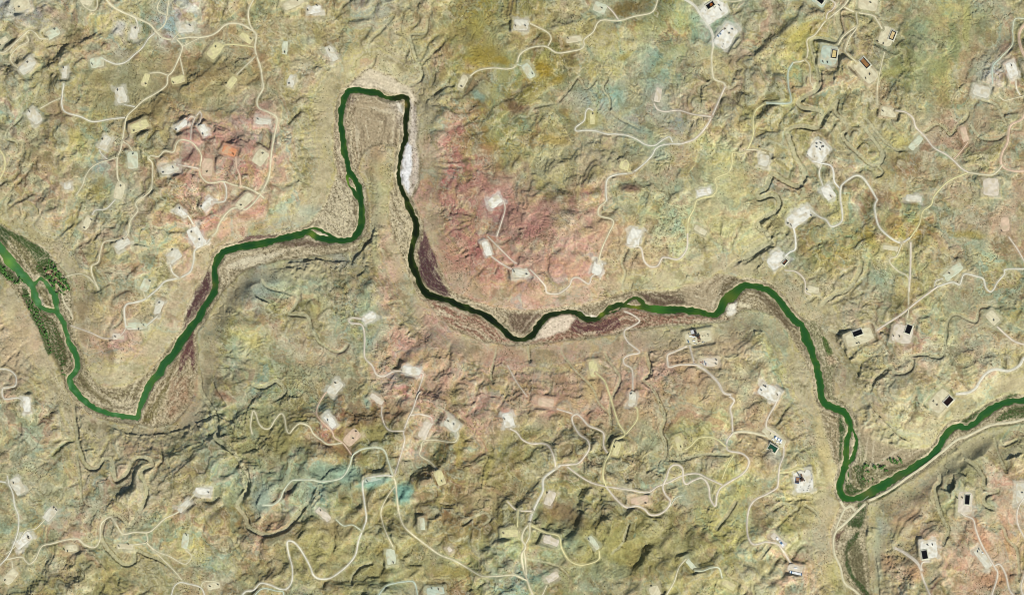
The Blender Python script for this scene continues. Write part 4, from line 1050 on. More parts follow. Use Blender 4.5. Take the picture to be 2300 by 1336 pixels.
# thin seams
for sd_, cc_, k_2 in ((901, (118, 100, 74), .5), (911, (206, 198, 172), .5), (921, (190, 168, 96), .4), (931, (140, 164, 150), .4)):
    sm = np.abs(fbmg(cw_x, cw_y, 54, 4, sd_, .6))
    C = mixc(C, alb(cc_), smooth(.035, .0, sm) * k_2 * smooth(-.1, .2, fbmg(FX, FY, 60, 2, sd_ + 5)) * (1 - vmf))
# beds that crop out along the contours
hb = Hf + 6 * fbmg(FX, FY, 60, 3, 361) + 3.0 * n20
def band(C, per, off, wd, c, k):
    t = np.abs(((hb / per + off) % 1.0) - .5)
    return mixc(C, alb(c), smooth(wd, wd * .45, t) * k * (1 - vmf))
C = band(C, 21, .1, .10, (196, 180, 110), .28)
C = band(C, 34, .55, .09, (150, 164, 138), .26)
C = band(C, 27, .3, .08, (180, 138, 108), .22)
C = band(C, 15, .8, .08, (206, 198, 170), .28)
for b in BLOB:
    x, y, rx, ry, an, r, g, bl, k = b
    an = math.radians(an); Rr = max(rx, ry) * 2
    i0, i1 = np.searchsorted(fx_, [x - Rr, x + Rr]); j0, j1 = np.searchsorted(fy_, [y - Rr, y + Rr])
    X = .45 * FX[j0:j1, i0:i1] + .55 * cw_x[j0:j1, i0:i1] - x; Y = .45 * FY[j0:j1, i0:i1] + .55 * cw_y[j0:j1, i0:i1] - y
    u = (X * math.cos(an) + Y * math.sin(an)) / rx; v = (-X * math.sin(an) + Y * math.cos(an)) / ry
    q = np.sqrt(u * u + v * v) + .6 * fbm(FX[j0:j1, i0:i1], FY[j0:j1, i0:i1], 24, 4, 371, .65)
    C[j0:j1, i0:i1] = mixc(C[j0:j1, i0:i1], alb((r, g, bl)), smooth(1.25, .35, q) * k * .8)
# talus: greyer tan with pale streaks
tl = tb * (.5 + .3 * fbmg(FX, FY, 60, 2, 381))
C = mixc(C, alb((182, 168, 136)), np.clip(tl * 1.4, 0, 1) * (.15 + .6 * smooth(-.25, .25, fbmg(FX, FY, 110, 4, 383, .6))))
# washes: bright sand floors
for c, fw, dep in CANYON:
    D, _, T = line_field(spline(tp(c), 4), *wob(FX, FY, 2.2, 14, 77), fx_, fy_, 14)
    C = mixc(C, alb((190, 184, 150)), smooth(fw * .5 + 1.0, fw * .3, D) * .6 * np.minimum(1, np.minimum(T, 1 - T) * 10))
# valley floor patches
PXw, PYw = wob(FX, FY, 5, 26, 391)
PXw = PXw + 2.2 * fbmg(FX, FY, 6, 2, 395); PYw = PYw + 2.2 * fbmg(FX, FY, 6, 2, 397)
C = mixc(C, alb((178, 163, 130)), vmf * .85)
for c, poly, fe in PATCH:
    m = poly_mask(poly, PXw, PYw, fx_, fy_).astype(np.float32)
    ii = np.where(m.any(0))[0]; jj = np.where(m.any(1))[0]
    if len(ii) == 0: continue
    i0, i1, j0, j1 = max(ii[0] - 12, 0), ii[-1] + 12, max(jj[0] - 12, 0), jj[-1] + 12
    m = blur(m[j0:j1, i0:i1], max(1, int(fe / FS / 2)))
    C[j0:j1, i0:i1] = mixc(C[j0:j1, i0:i1], alb(c), m * .92)
# flood streaks on the valley floor, drawn out along the river
fn = fbmg(FX, FY, 10, 4, 401, .65)
st = fbmg(np.clip(VDf, 0, 1) + RD * 1.0 + 6 * fbmg(FX, FY, 40, 2, 403), FX * .06 + FY * .06, 9, 3, 405, .6)
dkp = np.zeros(FX.shape, np.float32)
for c, poly, fe in PATCH:
    if sum(c) < 330: dkp[poly_mask(poly, PXw, PYw, fx_, fy_)] = 1
    elif sum(c) > 420 and c not in (PATCH[0][0],): dkp[poly_mask(poly, PXw, PYw, fx_, fy_)] *= 0
st2 = fbmg(RD * 1.0 + 9 * fbmg(FX, FY, 60, 2, 404), FX * .05 - FY * .05, 6, 2, 406, .6)
C = mixc(C, alb((206, 190, 156)), vmf * smooth(.05, .3, st2) * .5 * (1 - .45 * dkp))
C = mixc(C, alb((96, 84, 62)), vmf * smooth(.05, .35, -st2) * .30)
qt = np.zeros(FX.shape, np.float32)
for q_ in QUIET: qt = np.maximum(qt, blur(poly_mask(q_, PXw, PYw, fx_, fy_).astype(np.float32), 2))
C = mixc(C, alb((176, 158, 128)), qt * .8)
vq = vmf * (1 - .7 * qt)
sp1 = fbmg(FX, FY, 4.6, 1, 407); sp2 = fbmg(FX, FY, 8, 2, 408, .7)
C = mixc(C, alb((216, 202, 172)), vmf * smooth(.10, .34, st + .5 * fn) * .6 * (1 - .5 * dkp))
C = mixc(C, alb((214, 200, 168)), vq * smooth(.05, .5, sp1 + .5 * sp2) * .4 * (1 - .6 * dkp))
C = mixc(C, alb((84, 72, 52)), vq * smooth(.0, .45, -sp1 + .6 * sp2 + .5 * fn) * .40)
C = mixc(C, alb((88, 72, 56)), vmf * smooth(.12, .42, -st + .6 * fn) * .45)
for c, poly, fe in PATCH:
    if sum(c) > 575:
        m = poly_mask(poly, PXw, PYw, fx_, fy_).astype(np.float32)
        C = mixc(C, alb(c), blur(m, 1) * (.62 + .5 * np.clip(st, -.4, .4)))
# banks: bright sand just above the waterline, dark line of brush behind it
C = mixc(C, alb((206, 192, 158)), smooth(7, 3, RD) * .55 * smooth(-.3, .3, fbmg(FX, FY, 30, 2, 411)))
C = mixc(C, alb((70, 66, 44)), smooth(4, 2, np.abs(RD - 4)) * .5 * smooth(-.1, .3, fbmg(FX, FY, 24, 2, 421)))
C = mixc(C, alb((70, 70, 44)), smooth(1, -3, RD) * .9)
# grain
g1 = fbmg(FX, FY, 5.5, 2, 431, .8); g2 = fbmg(FX, FY, 15, 3, 441, .7)
qa = 1 - .45 * np.clip(tb, 0, 1)
C *= (1 + (.34 * g1 + .20 * g2) * qa)[..., None]
# brush: dark specks, denser on the brown flats
bs = smooth(.05, .4, fbmg(FX, FY, 150, 3, 451)) * (1 - vmf) * qa
C = mixc(C, alb((96, 84, 56)), bs * smooth(.22, .5, g1) * .55)
C = mixc(C, apron_col, apron * np.clip(.9 + .5 * g2, 0, 1))
C = np.clip(C, .008, .8)
# ================================================================== materials
MATS = {}
def mat(name, rgb=(128, 128, 128), rough=.9, attr=None, noise=None, spec=.2, metal=0.0, bump=0.0):
    if name in MATS: return MATS[name]
    m = bpy.data.materials.new(name); m.use_nodes = True
    t = m.node_tree; b = t.nodes['Principled BSDF']
    b.inputs['Roughness'].default_value = rough; b.inputs['Specular IOR Level'].default_value = spec
    b.inputs['Metallic'].default_value = metal
    if attr:
        a = t.nodes.new('ShaderNodeAttribute'); a.attribute_name = attr; src = a.outputs['Color']
    else:
        a = t.nodes.new('ShaderNodeRGB'); a.outputs[0].default_value = (*alb(rgb), 1); src = a.outputs[0]
    tc = t.nodes.new('ShaderNodeNewGeometry')
    if noise:
        for sc_, k in noise:
            n = t.nodes.new('ShaderNodeTexNoise'); n.inputs['Scale'].default_value = sc_; n.inputs['Detail'].default_value = 3
            t.links.new(tc.outputs['Position'], n.inputs['Vector'])
            mr = t.nodes.new('ShaderNodeMapRange'); mr.inputs['From Min'].default_value = .3; mr.inputs['From Max'].default_value = .7
            mr.inputs['To Min'].default_value = 1 - k; mr.inputs['To Max'].default_value = 1 + k
            t.links.new(n.outputs['Fac'], mr.inputs['Value'])
            v = t.nodes.new('ShaderNodeVectorMath'); v.operation = 'SCALE'
            t.links.new(src, v.inputs[0]); t.links.new(mr.outputs[0], v.inputs['Scale'])
            src = v.outputs[0]
    t.links.new(src, b.inputs['Base Color'])
    if bump:
        n = t.nodes.new('ShaderNodeTexNoise'); n.inputs['Scale'].default_value = .12; n.inputs['Detail'].default_value = 5
        t.links.new(tc.outputs['Position'], n.inputs['Vector'])
        bp = t.nodes.new('ShaderNodeBump'); bp.inputs['Distance'].default_value = bump; bp.inputs['Strength'].default_value = 1
        t.links.new(n.outputs['Fac'], bp.inputs['Height']); t.links.new(bp.outputs[0], b.inputs['Normal'])
    MATS[name] = m
    return m
def tag(o, label=None, cat=None, group=None, kind=None):
    for k, v in (('label', label), ('category', cat), ('group', group), ('kind', kind)):
        if v: o[k] = v
    return o
def mesh_np(name, verts, quads, colr=None, m=None, smooth_=True, parent=None, k=4):
    me = bpy.data.meshes.new(name)
    nv, nf = len(verts), len(quads)
    me.vertices.add(nv); me.vertices.foreach_set('co', np.ascontiguousarray(verts, np.float32).ravel())
    me.loops.add(nf * k); me.loops.foreach_set('vertex_index', np.ascontiguousarray(quads, np.int32).ravel())
    me.polygons.add(nf); me.polygons.foreach_set('loop_start', np.arange(0, nf * k, k, dtype=np.int32))
    me.polygons.foreach_set('loop_total', np.full(nf, k, np.int32))
    me.update(calc_edges=True); me.validate()
    if smooth_: me.polygons.foreach_set('use_smooth', np.ones(nf, bool))
    if colr is not None:
        a = me.attributes.new('tint', 'FLOAT_COLOR', 'POINT')
        c4 = np.ones((nv, 4), np.float32); c4[:, :3] = colr
        a.data.foreach_set('color', c4.ravel())
    if m: me.materials.append(m)
    o = bpy.data.objects.new(name, me); col.objects.link(o)
    if parent: o.parent = parent
    return o
def grid_quads(nx, ny):
    i = np.arange(nx - 1)[None, :] + nx * np.arange(ny - 1)[:, None]
    i = i.ravel()
    return np.stack([i, i + nx, i + nx + 1, i + 1], 1)
# ------------------------------------------------------------------ ground, reaching the horizon
def stretch(v, s):
    e = np.cumsum(s * 1.22 ** np.arange(1, 38))
    return np.concatenate([v[0] - e[::-1], v, v[-1] + e])
gx = stretch(fx_, 2.0); gy = stretch(fy_, 2.0)
pad_n = (len(gx) - len(fx_)) // 2
def reflect(n, p, st):
    k = np.minimum(np.arange(1, p + 1) * st, n - 2)
    return np.concatenate([k[::-1], np.arange(n), n - 1 - k])
ri = reflect(len(fx_), pad_n, 9); rj = reflect(len(fy_), pad_n, 9)
GX, GY = np.meshgrid(gx, gy)
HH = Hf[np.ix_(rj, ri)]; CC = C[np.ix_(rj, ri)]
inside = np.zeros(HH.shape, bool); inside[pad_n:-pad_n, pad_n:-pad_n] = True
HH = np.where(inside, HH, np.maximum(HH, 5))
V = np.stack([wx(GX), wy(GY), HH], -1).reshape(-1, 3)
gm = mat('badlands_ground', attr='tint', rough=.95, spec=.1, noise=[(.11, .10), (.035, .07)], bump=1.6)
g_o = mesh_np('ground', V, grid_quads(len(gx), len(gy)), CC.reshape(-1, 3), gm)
tag(g_o, kind='structure')
# ------------------------------------------------------------------ river sheet
ws = 3
WX_, WY_ = FX[::ws, ::ws], FY[::ws, ::ws]
keep = RD[::ws, ::ws] < 6.5
q = grid_quads(WX_.shape[1], WX_.shape[0])
kq = keep.ravel()[q].any(1)
q = q[kq]
used, inv = np.unique(q, return_inverse=True)
wxp, wyp = WX_.ravel()[used], WY_.ravel()[used]
d_ = -RD[::ws, ::ws].ravel()[used]
wt = np.zeros((len(used), 3)); 
stops = [(-100, 66, 118, 84), (60, 60, 116, 80), (150, 50, 106, 68), (210, 38, 100, 62), (300, 56, 112, 74), (400, 28, 78, 48), (520, 24, 70, 40), (700, 26, 72, 42), (800, 22, 66, 36),
         (870, 30, 60, 32), (893, 14, 24, 12), (960, 14, 26, 12), (1100, 10, 22, 14), (1200, 14, 28, 16), (1350, 28, 48, 30), (1450, 32, 66, 36), (1560, 30, 74, 34), (1650, 34, 80, 40), (1800, 34, 84, 46), (1900, 34, 88, 44), (2100, 34, 88, 52), (2400, 32, 82, 50)]
sx = np.array([s[0] for s in stops]); 
for c in range(3): wt[:, c] = np.interp(wxp, sx, [s[c + 1] for s in stops])
nf_ = fbm(wxp, wyp, 40, 4, 501, .65); nf2 = fbm(wxp, wyp, 18, 3, 511)
sh = smooth(6, 0, d_) * .6 + smooth(.05, .4, nf_) * .6
wt = wt + (np.array([92, 118, 52]) - wt) * (sh * .55)[:, None]
lt = smooth(.1, .5, nf2) * smooth(420, 200, wxp)
wt = wt + (np.array([110, 160, 130]) - wt) * (lt * .6)[:, None]
gl = np.exp(-((wxp - 1015 - 570 + 570) ** 2) * 0) * 0
for bx, by, br, c_ in ((776, 408, 13, (120, 165, 50)), (1350, 705, 8, (130, 150, 60)), (1428, 690, 14, (120, 130, 50)), (1480, 690, 20, (60, 120, 50)), (1640, 668, 18, (90, 110, 50)), (700, 528, 9, (120, 140, 60)), (1950, 1110, 16, (86, 100, 60)), (18, 590, 14, (110, 160, 80)), (908, 235, 7, (160, 140, 90)), (478, 640, 8, (90, 96, 50)), (2020, 1075, 16, (80, 92, 60))):
    w_ = np.exp(-((wxp - bx) ** 2 + (wyp - by) ** 2) / (br * br)) * .8
    wt = wt + (np.array(c_) - wt) * w_[:, None]
wm = mat('river_water', attr='tint', rough=.3, spec=.18, noise=[(.03, .08)])
r_o = mesh_np('river', np.stack([wx(wxp), wy(wyp), np.zeros(len(used))], 1), inv.reshape(-1, 4), lin(np.clip(wt, 4, 255)) * np.array([.70, .63, .44]), wm)
tag(r_o, kind='structure')
# ------------------------------------------------------------------ roads
rm = mat('dirt_road', attr='tint', rough=.95, spec=.1, noise=[(.06, .10), (.3, .08)])
for ri_, (P, w, cc, zs) in enumerate(roads):
    n = len(P)
    if n < 3: continue
    T = np.gradient(P[:, :2], axis=0); T /= np.linalg.norm(T, axis=1)[:, None] + 1e-9
    N = np.stack([-T[:, 1], T[:, 0]], 1)
    s = np.arange(n) * 1.0
    ww = w * (1 + .22 * perlin(s / 5, s * 0 + ri_ * 3.7, 3))
    off = [-.62, -.42, -.12, .12, .42, .62]; zo = [-.9, .30, .42, .42, .30, -.9]; tn = [.88, 1.04, .95, .95, 1.04, .88]
    V = []; K = []
    base = alb(CCOL[cc])
    lng = 1.04 + .14 * perlin(s / 9, s * 0 + ri_, 7) + .08 * perlin(s / 2.5, s * 0 + ri_, 9)
    for o_, z_, t_ in zip(off, zo, tn):
        xy = P[:, :2] + N * (ww * o_)[:, None]
        V.append(np.stack([wx(xy[:, 0]), wy(xy[:, 1]), zs + z_ + ri_ * .002], 1)); K.append(base[None] * (lng * t_)[:, None])
    V = np.stack(V, 1).reshape(-1, 3); K = np.stack(K, 1).reshape(-1, 3)
    o = mesh_np('road', V, grid_quads(6, n)[:, ::-1], K, rm)
    tag(o, kind='structure')
# ------------------------------------------------------------------ well pads
pm = mat('pad_gravel', attr='tint', rough=.95, spec=.1, noise=[(.08, .07), (.35, .06)])
def rot(x, y, an): return x * math.cos(an) - y * math.sin(an), x * math.sin(an) + y * math.cos(an)
PAD_Z = []
for pi_, (cx, cy, L, W, an, cc, tk, lab, zp) in enumerate(padinfo):
    nu, nv = max(6, int(L / 1.6)), max(5, int(W / 1.6))
    U, Vv = np.meshgrid(np.linspace(-1, 1, nu), np.linspace(-1, 1, nv))
    e = 5.0
    sc_ = (np.maximum(np.abs(U), np.abs(Vv)) + 1e-6) / ((np.abs(U) ** e + np.abs(Vv) ** e) ** (1 / e) + 1e-6)
    x, y = U * sc_ * L / 2, Vv * sc_ * W / 2
    x, y = rot(x, y, an)
    edge = np.maximum(np.abs(U), np.abs(Vv))
    nz = fbm(x + cx, y + cy, 16, 3, 601 + pi_); nz2 = fbm(x + cx, y + cy, 16, 3, 801 + pi_)
    rg = 3.2 if cc in 'wWP' else 1.8
    x = x + cx + rg * nz * edge; y = y + cy + rg * nz2 * edge
    z = np.where(edge > .99, zp - 1.2, zp + .35) + .02 * (pi_ % 7)
    base = alb(CCOL[cc])
    # wheel-worn lanes, a paler worked middle and a raked edge
    k = 1 + .16 * fbm(x, y, 12, 3, 611) + .07 * np.sin((U * math.cos(pi_) + Vv) * 9) * (edge < .8) - .10 * smooth(.82, .95, edge) + .06 * smooth(.7, .2, edge)
    K = base[None, None] * k[..., None]
    mixer = smooth(.0, .3, fbm(x, y, 14, 3, 621 + pi_))[..., None] * .6
    K = K + (alb((198, 182, 150)) - K) * mixer
    o = mesh_np('well_pad', np.stack([wx(x), wy(y), z], -1).reshape(-1, 3), grid_quads(nu, nv), np.clip(K, 0, .85).reshape(-1, 3), pm)
    tag(o, lab, 'well pad', 'well pads on the badlands')
# ================================================================== things on the ground
class MB:
    """collects shapes and builds ONE mesh"""
    def __init__(s): s.v = []; s.f = []
    def box(s, c, d, rz=0, taper=1.0):
        n = len(s.v); x, y, z = d[0] / 2, d[1] / 2, d[2]
        for zz, k in ((0, 1), (z, taper)):
            for a, b in ((-x, -y), (x, -y), (x, y), (-x, y)):
                X, Y = a * k * math.cos(rz) - b * k * math.sin(rz), a * k * math.sin(rz) + b * k * math.cos(rz)
                s.v.append((c[0] + X, c[1] + Y, c[2] + zz))
        s.f += [tuple(n + i for i in q) for q in ((3, 2, 1, 0), (4, 5, 6, 7), (0, 1, 5, 4), (1, 2, 6, 5), (2, 3, 7, 6), (3, 0, 4, 7))]
        return s
    def cyl(s, c, r, h, n=12, r2=None, axis='z'):
        b = len(s.v); r2 = r if r2 is None else r2
        for zz, rr in ((0, r), (h, r2)):
            for i in range(n):
                a = 2 * math.pi * i / n; p = (rr * math.cos(a), rr * math.sin(a), zz)
                if axis == 'x': p = (p[2], p[0], p[1])
                if axis == 'y': p = (p[0], p[2], p[1])
                s.v.append((c[0] + p[0], c[1] + p[1], c[2] + p[2]))
        for i in range(n):
            j = (i + 1) % n; s.f.append((b + i, b + j, b + n + j, b + n + i))
        s.f.append(tuple(b + i for i in range(n))[::-1]); s.f.append(tuple(b + n + i for i in range(n)))
        return s
    def bar(s, a, b, w):
        n = len(s.v); a = np.array(a, float); b = np.array(b, float); d = b - a; d /= np.linalg.norm(d) + 1e-9
        u = np.cross(d, (0, 0, 1) if abs(d[2]) < .9 else (1, 0, 0)); u /= np.linalg.norm(u); v = np.cross(d, u)
        for p in (a, b):
            for i, j in ((-1, -1), (1, -1), (1, 1), (-1, 1)): s.v.append(tuple(p + (u * i + v * j) * w / 2))
        s.f += [tuple(n + i for i in q) for q in ((3, 2, 1, 0), (4, 5, 6, 7), (0, 1, 5, 4), (1, 2, 6, 5), (2, 3, 7, 6), (3, 0, 4, 7))]
        return s
    def mesh(s, name, m):
        me = bpy.data.meshes.new(name); me.from_pydata(s.v, [], s.f); me.update()
        bm = bmesh.new(); bm.from_mesh(me); bmesh.ops.recalc_face_normals(bm, faces=bm.faces); bm.to_mesh(me); bm.free()
        me.materials.append(m); return me
    def build(s, name, m, parent=None):
        o = bpy.data.objects.new(name, s.mesh(name, m)); col.objects.link(o)
        if parent: o.parent = parent
        return o
def empty(name, px, py, rz=0, dz=0, z=None):
    o = bpy.data.objects.new(name, None); col.objects.link(o)
    o.location = (wx(px), wy(py), float(ground(px, py)) + dz if z is None else z); o.rotation_euler = (0, 0, rz)
    return o
def copy_tree(o, parent=None):
    c = o.copy(); col.objects.link(c)
    if parent: c.parent = parent
    for ch in list(o.children): copy_tree(ch, c)
    return c
Mdark = mat('tank_paint', (38, 34, 26), .6, spec=.3); Mdk2 = mat('tank_hatch', (60, 54, 42), .6)
Mwhite = mat('white_roof', (250, 250, 250), .5, spec=.4, noise=[(.2, .04)]); Mwall = mat('trailer_wall', (150, 165, 185), .6)
Mblue = mat('blue_roof', (70, 110, 150), .5); Mgrey = mat('steel_grey', (120, 118, 112), .5, spec=.4); Mrust = mat('rusty_steel', (120, 80, 58), .7)
Mblk = mat('black_liner', (16, 16, 16), .45, spec=.4); Mberm = mat('berm_earth', (206, 202, 180), .95, noise=[(.2, .1)])
Mred = mat('red_paint', (176, 50, 44), .5, spec=.4); Mtyre = mat('tyre_rubber', (30, 30, 30), .9); Mglass = mat('cab_glass', (40, 50, 60), .2, spec=.5)
# ---- storage tanks, in pairs
def make_tank():
    r = empty('storage_tank', 0, 0, z=0)
    b = MB().cyl((0, 0, 0), 1.9, 5.0, 16); b.build('tank_shell', Mdark, r)
    MB().cyl((0, 0, 5.0), 1.9, .5, 16, .5).build('tank_roof', Mdark, r)
    MB().cyl((.9, 0, 5.4), .35, .4, 8).build('hatch', Mdk2, r)
    l = MB()
    l.bar((2.0, -.3, 0), (2.0, -.3, 5.7), .1).bar((2.0, .3, 0), (2.0, .3, 5.7), .1)
    for i in range(12): l.bar((2.0, -.3, .4 + i * .45), (2.0, .3, .4 + i * .45), .06)
    l.build('ladder', Mdk2, r)
    return r
tank0 = make_tank(); first = True
used_tank = []
for cx, cy, L, W, an, cc, tk, lab, zp in padinfo:
    for i, (tx, ty) in enumerate(tk):
        th = an + (i % 2) * .6 + (hash((int(tx), int(ty))) % 3) * .5
        for s_ in (-1, 1):
            o = tank0 if first else copy_tree(tank0); first = False
            o.location = (wx(tx + s_ * 1.1 * math.cos(th)), wy(ty + s_ * 1.1 * math.sin(th)), zp + .36); o.rotation_euler = (0, 0, th + s_)
            which = '' if len(tk) == 1 else (' in the first group' if i == 0 else ' in the second group' if i == 1 else ' in the further groups')
            short = ' '.join(lab.replace(',', '').split()[:10])
            tag(o, 'dark tank' + ('' if len(tk) == 1 else [' (west)', ' (east)'][tx > cx]) + ' on ' + short, 'storage tank', 'dark tanks on ' + short)
# ---- lined pits
LIQ = dict(black=(10, 10, 12), dark=(34, 18, 12), yellow=(214, 190, 130), orange=(150, 106, 62), cream=(206, 180, 130), brown=(120, 74, 46), green=(30, 78, 56))
for s in PITS:
    a, lq, lab = s.split('|'); cx, cy, L, W, an = [float(v) for v in a.split()]; an = math.radians(an)
    z0 = float(ground(cx, cy))
    r = empty('lined_pit', cx, cy, -an, z=z0 + .2)
    L *= S; W *= S
    def ring(l0, w0, z0_, l1, w1, z1):
        b = MB(); n = 0
        A = [(-l0 / 2, -w0 / 2, z0_), (l0 / 2, -w0 / 2, z0_), (l0 / 2, w0 / 2, z0_), (-l0 / 2, w0 / 2, z0_)]
        B = [(-l1 / 2, -w1 / 2, z1), (l1 / 2, -w1 / 2, z1), (l1 / 2, w1 / 2, z1), (-l1 / 2, w1 / 2, z1)]
        b.v = A + B; b.f = [(i, (i + 1) % 4, 4 + (i + 1) % 4, 4 + i) for i in range(4)]
        return b
    b = ring(L + 13, W + 13, -.6, L + 5, W + 5, 2.2); b2 = ring(L + 5, W + 5, 2.2, L + 1, W + 1, 2.2)
    n = len(b.v); b.v += b2.v; b.f += [tuple(n + i for i in f) for f in b2.f]
    b.build('berm', Mberm, r)
    frame = lq in ('yellow', 'orange', 'cream', 'brown')
    ring(L + 1, W + 1, 2.2, L - (9 if frame else 3.5 if lq == 'green' else 6), W - (9 if frame else 3.5 if lq == 'green' else 6), .55).build('liner', Mblk, r)
    k = MB(); kl = L - (8.6 if frame else 5.6); kw = W - (8.6 if frame else 5.6)
    if frame: kl, kw = L - 7.5, W - 7.5
    if lq == 'green': kl, kw = L - 3.2, W - 3.2
    k.v = [(-kl / 2, -kw / 2, .7), (kl / 2, -kw / 2, .7), (kl / 2, kw / 2, .7), (-kl / 2, kw / 2, .7)]; k.f = [(0, 1, 2, 3)]
    k.build('liquid', mat('pit_liquid_' + lq, LIQ[lq], .3 if not frame else .9, noise=[(.12, .3)] if frame else None, spec=.3), r)
    tag(r, lab, 'waste pit', 'lined pits on the pads')
    if cx == 1595:
        k = MB(); k.v = [(-2, -7, .78), (9, -6, .78), (12, 3, .78), (4, 5, .78), (-3, 0, .78)]; k.f = [(0, 1, 2, 3, 4)]
        k.build('floating_oil', mat('orange_oil', (150, 84, 30), .4, noise=[(.2, .3)]), r)
# ---- trailers
def make_trailer(roof, l=13.0, w=3.6):
    r = empty('office_trailer', 0, 0, z=0)
    MB().box((0, 0, .8), (l, w, 2.5)).build('trailer_body', Mwall, r)
    b = MB().box((0, 0, 3.31), (l + .3, w + .3, .25), taper=.97); b.build('roof', roof, r)
    MB().box((l * .25, 0, 3.57), (1.1, 1.1, .5)).build('roof_vent', Mgrey, r)
    for x in (-l * .3, -l * .3 + 1.2):
        t = MB()
        for y in (-w / 2 + .2, w / 2 - .45): t.cyl((x, y, .45), .45, .25, 10, axis='y')
        t.build('wheel_pair', Mtyre, r)
    MB().box((l / 2 + .9, 0, .7), (1.9, .25, .2)).build('tow_bar', Mgrey, r)
    return r
TRW = make_trailer(Mwhite); TRB = make_trailer(Mblue); used = {id(TRW): False, id(TRB): False}
def put_trailer(px, py, deg, proto, label, group, l=1.0):
    o = proto if not used[id(proto)] else copy_tree(proto)
    used[id(proto)] = True
    o.location = (wx(px), wy(py), float(ground(px, py)) + .3); o.rotation_euler = (0, 0, -math.radians(deg)); o.scale = (l * 1.75, 1.3, 1)
    tag(o, label, 'trailer', group)
# Z4 zoom: origin 1730,1190 scale 12.15
def z4(x, y): return 1730 + x / 12.15, 1190 + y / 12.15
ORD = ['northernmost', 'second', 'third', 'fourth', 'fifth', 'sixth', 'seventh', 'eighth', 'ninth', 'tenth', 'eleventh']
for i, (x, y, pr) in enumerate([(180, 215, TRW), (200, 240, TRW), (262, 300, TRW), (285, 330, TRB), (305, 355, TRB), (322, 382, TRW), (345, 408, TRW)]):
    put_trailer(*z4(x, y), -42, pr, ('white' if pr is TRW else 'blue') + ' trailer, %s from the north in the short diagonal camp row' % ORD[i], 'trailers in the diagonal camp row', .45)
for i in range(10):
    x = 545 + i * 33.5; y = 1135 + i * 7.6
    put_trailer(*z4(x, y), 102, TRW if i not in (1, 9) else TRB, ('white' if i not in (1, 9) else 'blue') + ' trailer, %s from the west in the long camp row' % ORD[i].replace('northernmost', 'first'), 'trailers in the long camp row', .42)
for i, x in enumerate((675, 715)):
    put_trailer(*z4(x, 1025), 8, TRW, ['west', 'east'][i] + ' white cabin standing alone above the long camp row', 'cabins above the camp row', .3)
# Z3 zoom: origin 1690,940 scale 7.425
def z3(x, y): return 1690 + x / 7.425, 940 + y / 7.425
for i in range(8):
    x = 375 + i * 15; y = 305 + i * 9
    put_trailer(*z3(x, y), -62, TRW if i % 3 else TRB, ('white' if i % 3 else 'blue') + ' unit, %s from the west in the compound above the green pond' % ORD[i].replace('northernmost', 'first'), 'units in the pond compound', .5)
for i, (x, y) in enumerate(((345, 345), (415, 385), (470, 395))):
    put_trailer(*z3(x, y), 30, TRW, ['westernmost', 'middle', 'easternmost'][i] + ' white shed south of the compound unit row', 'sheds in the pond compound', .4)
# Z1 zoom: origin 1560,0 scale 11.133
def z1(x, y): return 1560 + x / 11.133, y / 11.133
for i, (x, y, pr) in enumerate(((590, 915, TRB), (610, 890, TRW), (645, 860, TRB), (665, 830, TRW), (690, 800, TRW), (712, 780, TRW))):
    put_trailer(*z1(x, y), 38, pr, ('white' if pr is TRW else 'blue') + ' trailer, %s from the south on the large white northern pad' % ORD[i].replace('northernmost', 'first'), 'trailers on the northern white pad', .36)
put_trailer(1559, 766, 0, TRW, 'white cabin at the west gate of the yellow rig pad', 'cabins on the yellow rig pad', .5)
put_trailer(1546.5, 767, 70, TRB, 'pale blue cabin beside the road into the yellow rig pad', 'cabins on the yellow rig pad', .5)
put_trailer(1552, 755, 0, TRW, 'white cabin below the blue tank on the yellow rig pad', 'cabins on the yellow rig pad', .6)
put_trailer(1813, 650, 0, TRW, 'small white shed on the grey pad near the river', None, .25)
put_trailer(2207, 1241, 0, TRW, 'small white shed on the grey-white strip pad', None, .25)
# ---- small dark equipment: skid units and trucks
def make_skid(m=None):
    r = empty('separator_skid', 0, 0, z=0)
    MB().box((0, 0, 0), (6, 2.4, .4)).build('skid_base', Mgrey, r)
    MB().cyl((-2.4, 0, 1.3), .8, 4.4, 12, axis='x').build('vessel', m or Mdark, r)
    MB().cyl((2.3, .6, .4), .35, 4.2, 8).build('stack', Mdk2, r)
    return r
def make_truck(m):
    r = empty('truck', 0, 0, z=0)
    MB().box((3.6, 0, .7), (2.4, 2.5, 2.1), taper=.9).build('cab', m, r)
    MB().box((4.3, 0, 1.7), (1.1, 2.1, .6)).build('windscreen', Mglass, r)
    MB().box((-1.2, 0, .9), (7, 2.5, .4)).build('bed', Mgrey, r)
    MB().cyl((-4.4, 0, 2.2), 1.05, 6.4, 12, axis='x').build('cargo_tank', m, r)
    for x in (3.4, -2.2, -3.5):
        for y in (-1.2, .9): MB().cyl((x, y, .5), .5, .3, 10, axis='y').build('wheel', Mtyre, r)
    return r
SK = make_skid(); SKR = make_skid(Mred); TK = make_truck(Mwhite); TKR = make_truck(Mred); TKB = make_truck(Mblue)
done = set()
def put(proto, px, py, deg, label, cat, group=None, sc_=1.0):
    o = proto if id(proto) not in done else copy_tree(proto); done.add(id(proto))
    o.location = (wx(px), wy(py), float(ground(px, py)) + .35); o.rotation_euler = (0, 0, -math.radians(deg)); o.scale = (sc_,) * 3
    tag(o, label, cat, group); return o
def z2(x, y): return 1500 + x / 11.136, 720 + y / 11.136
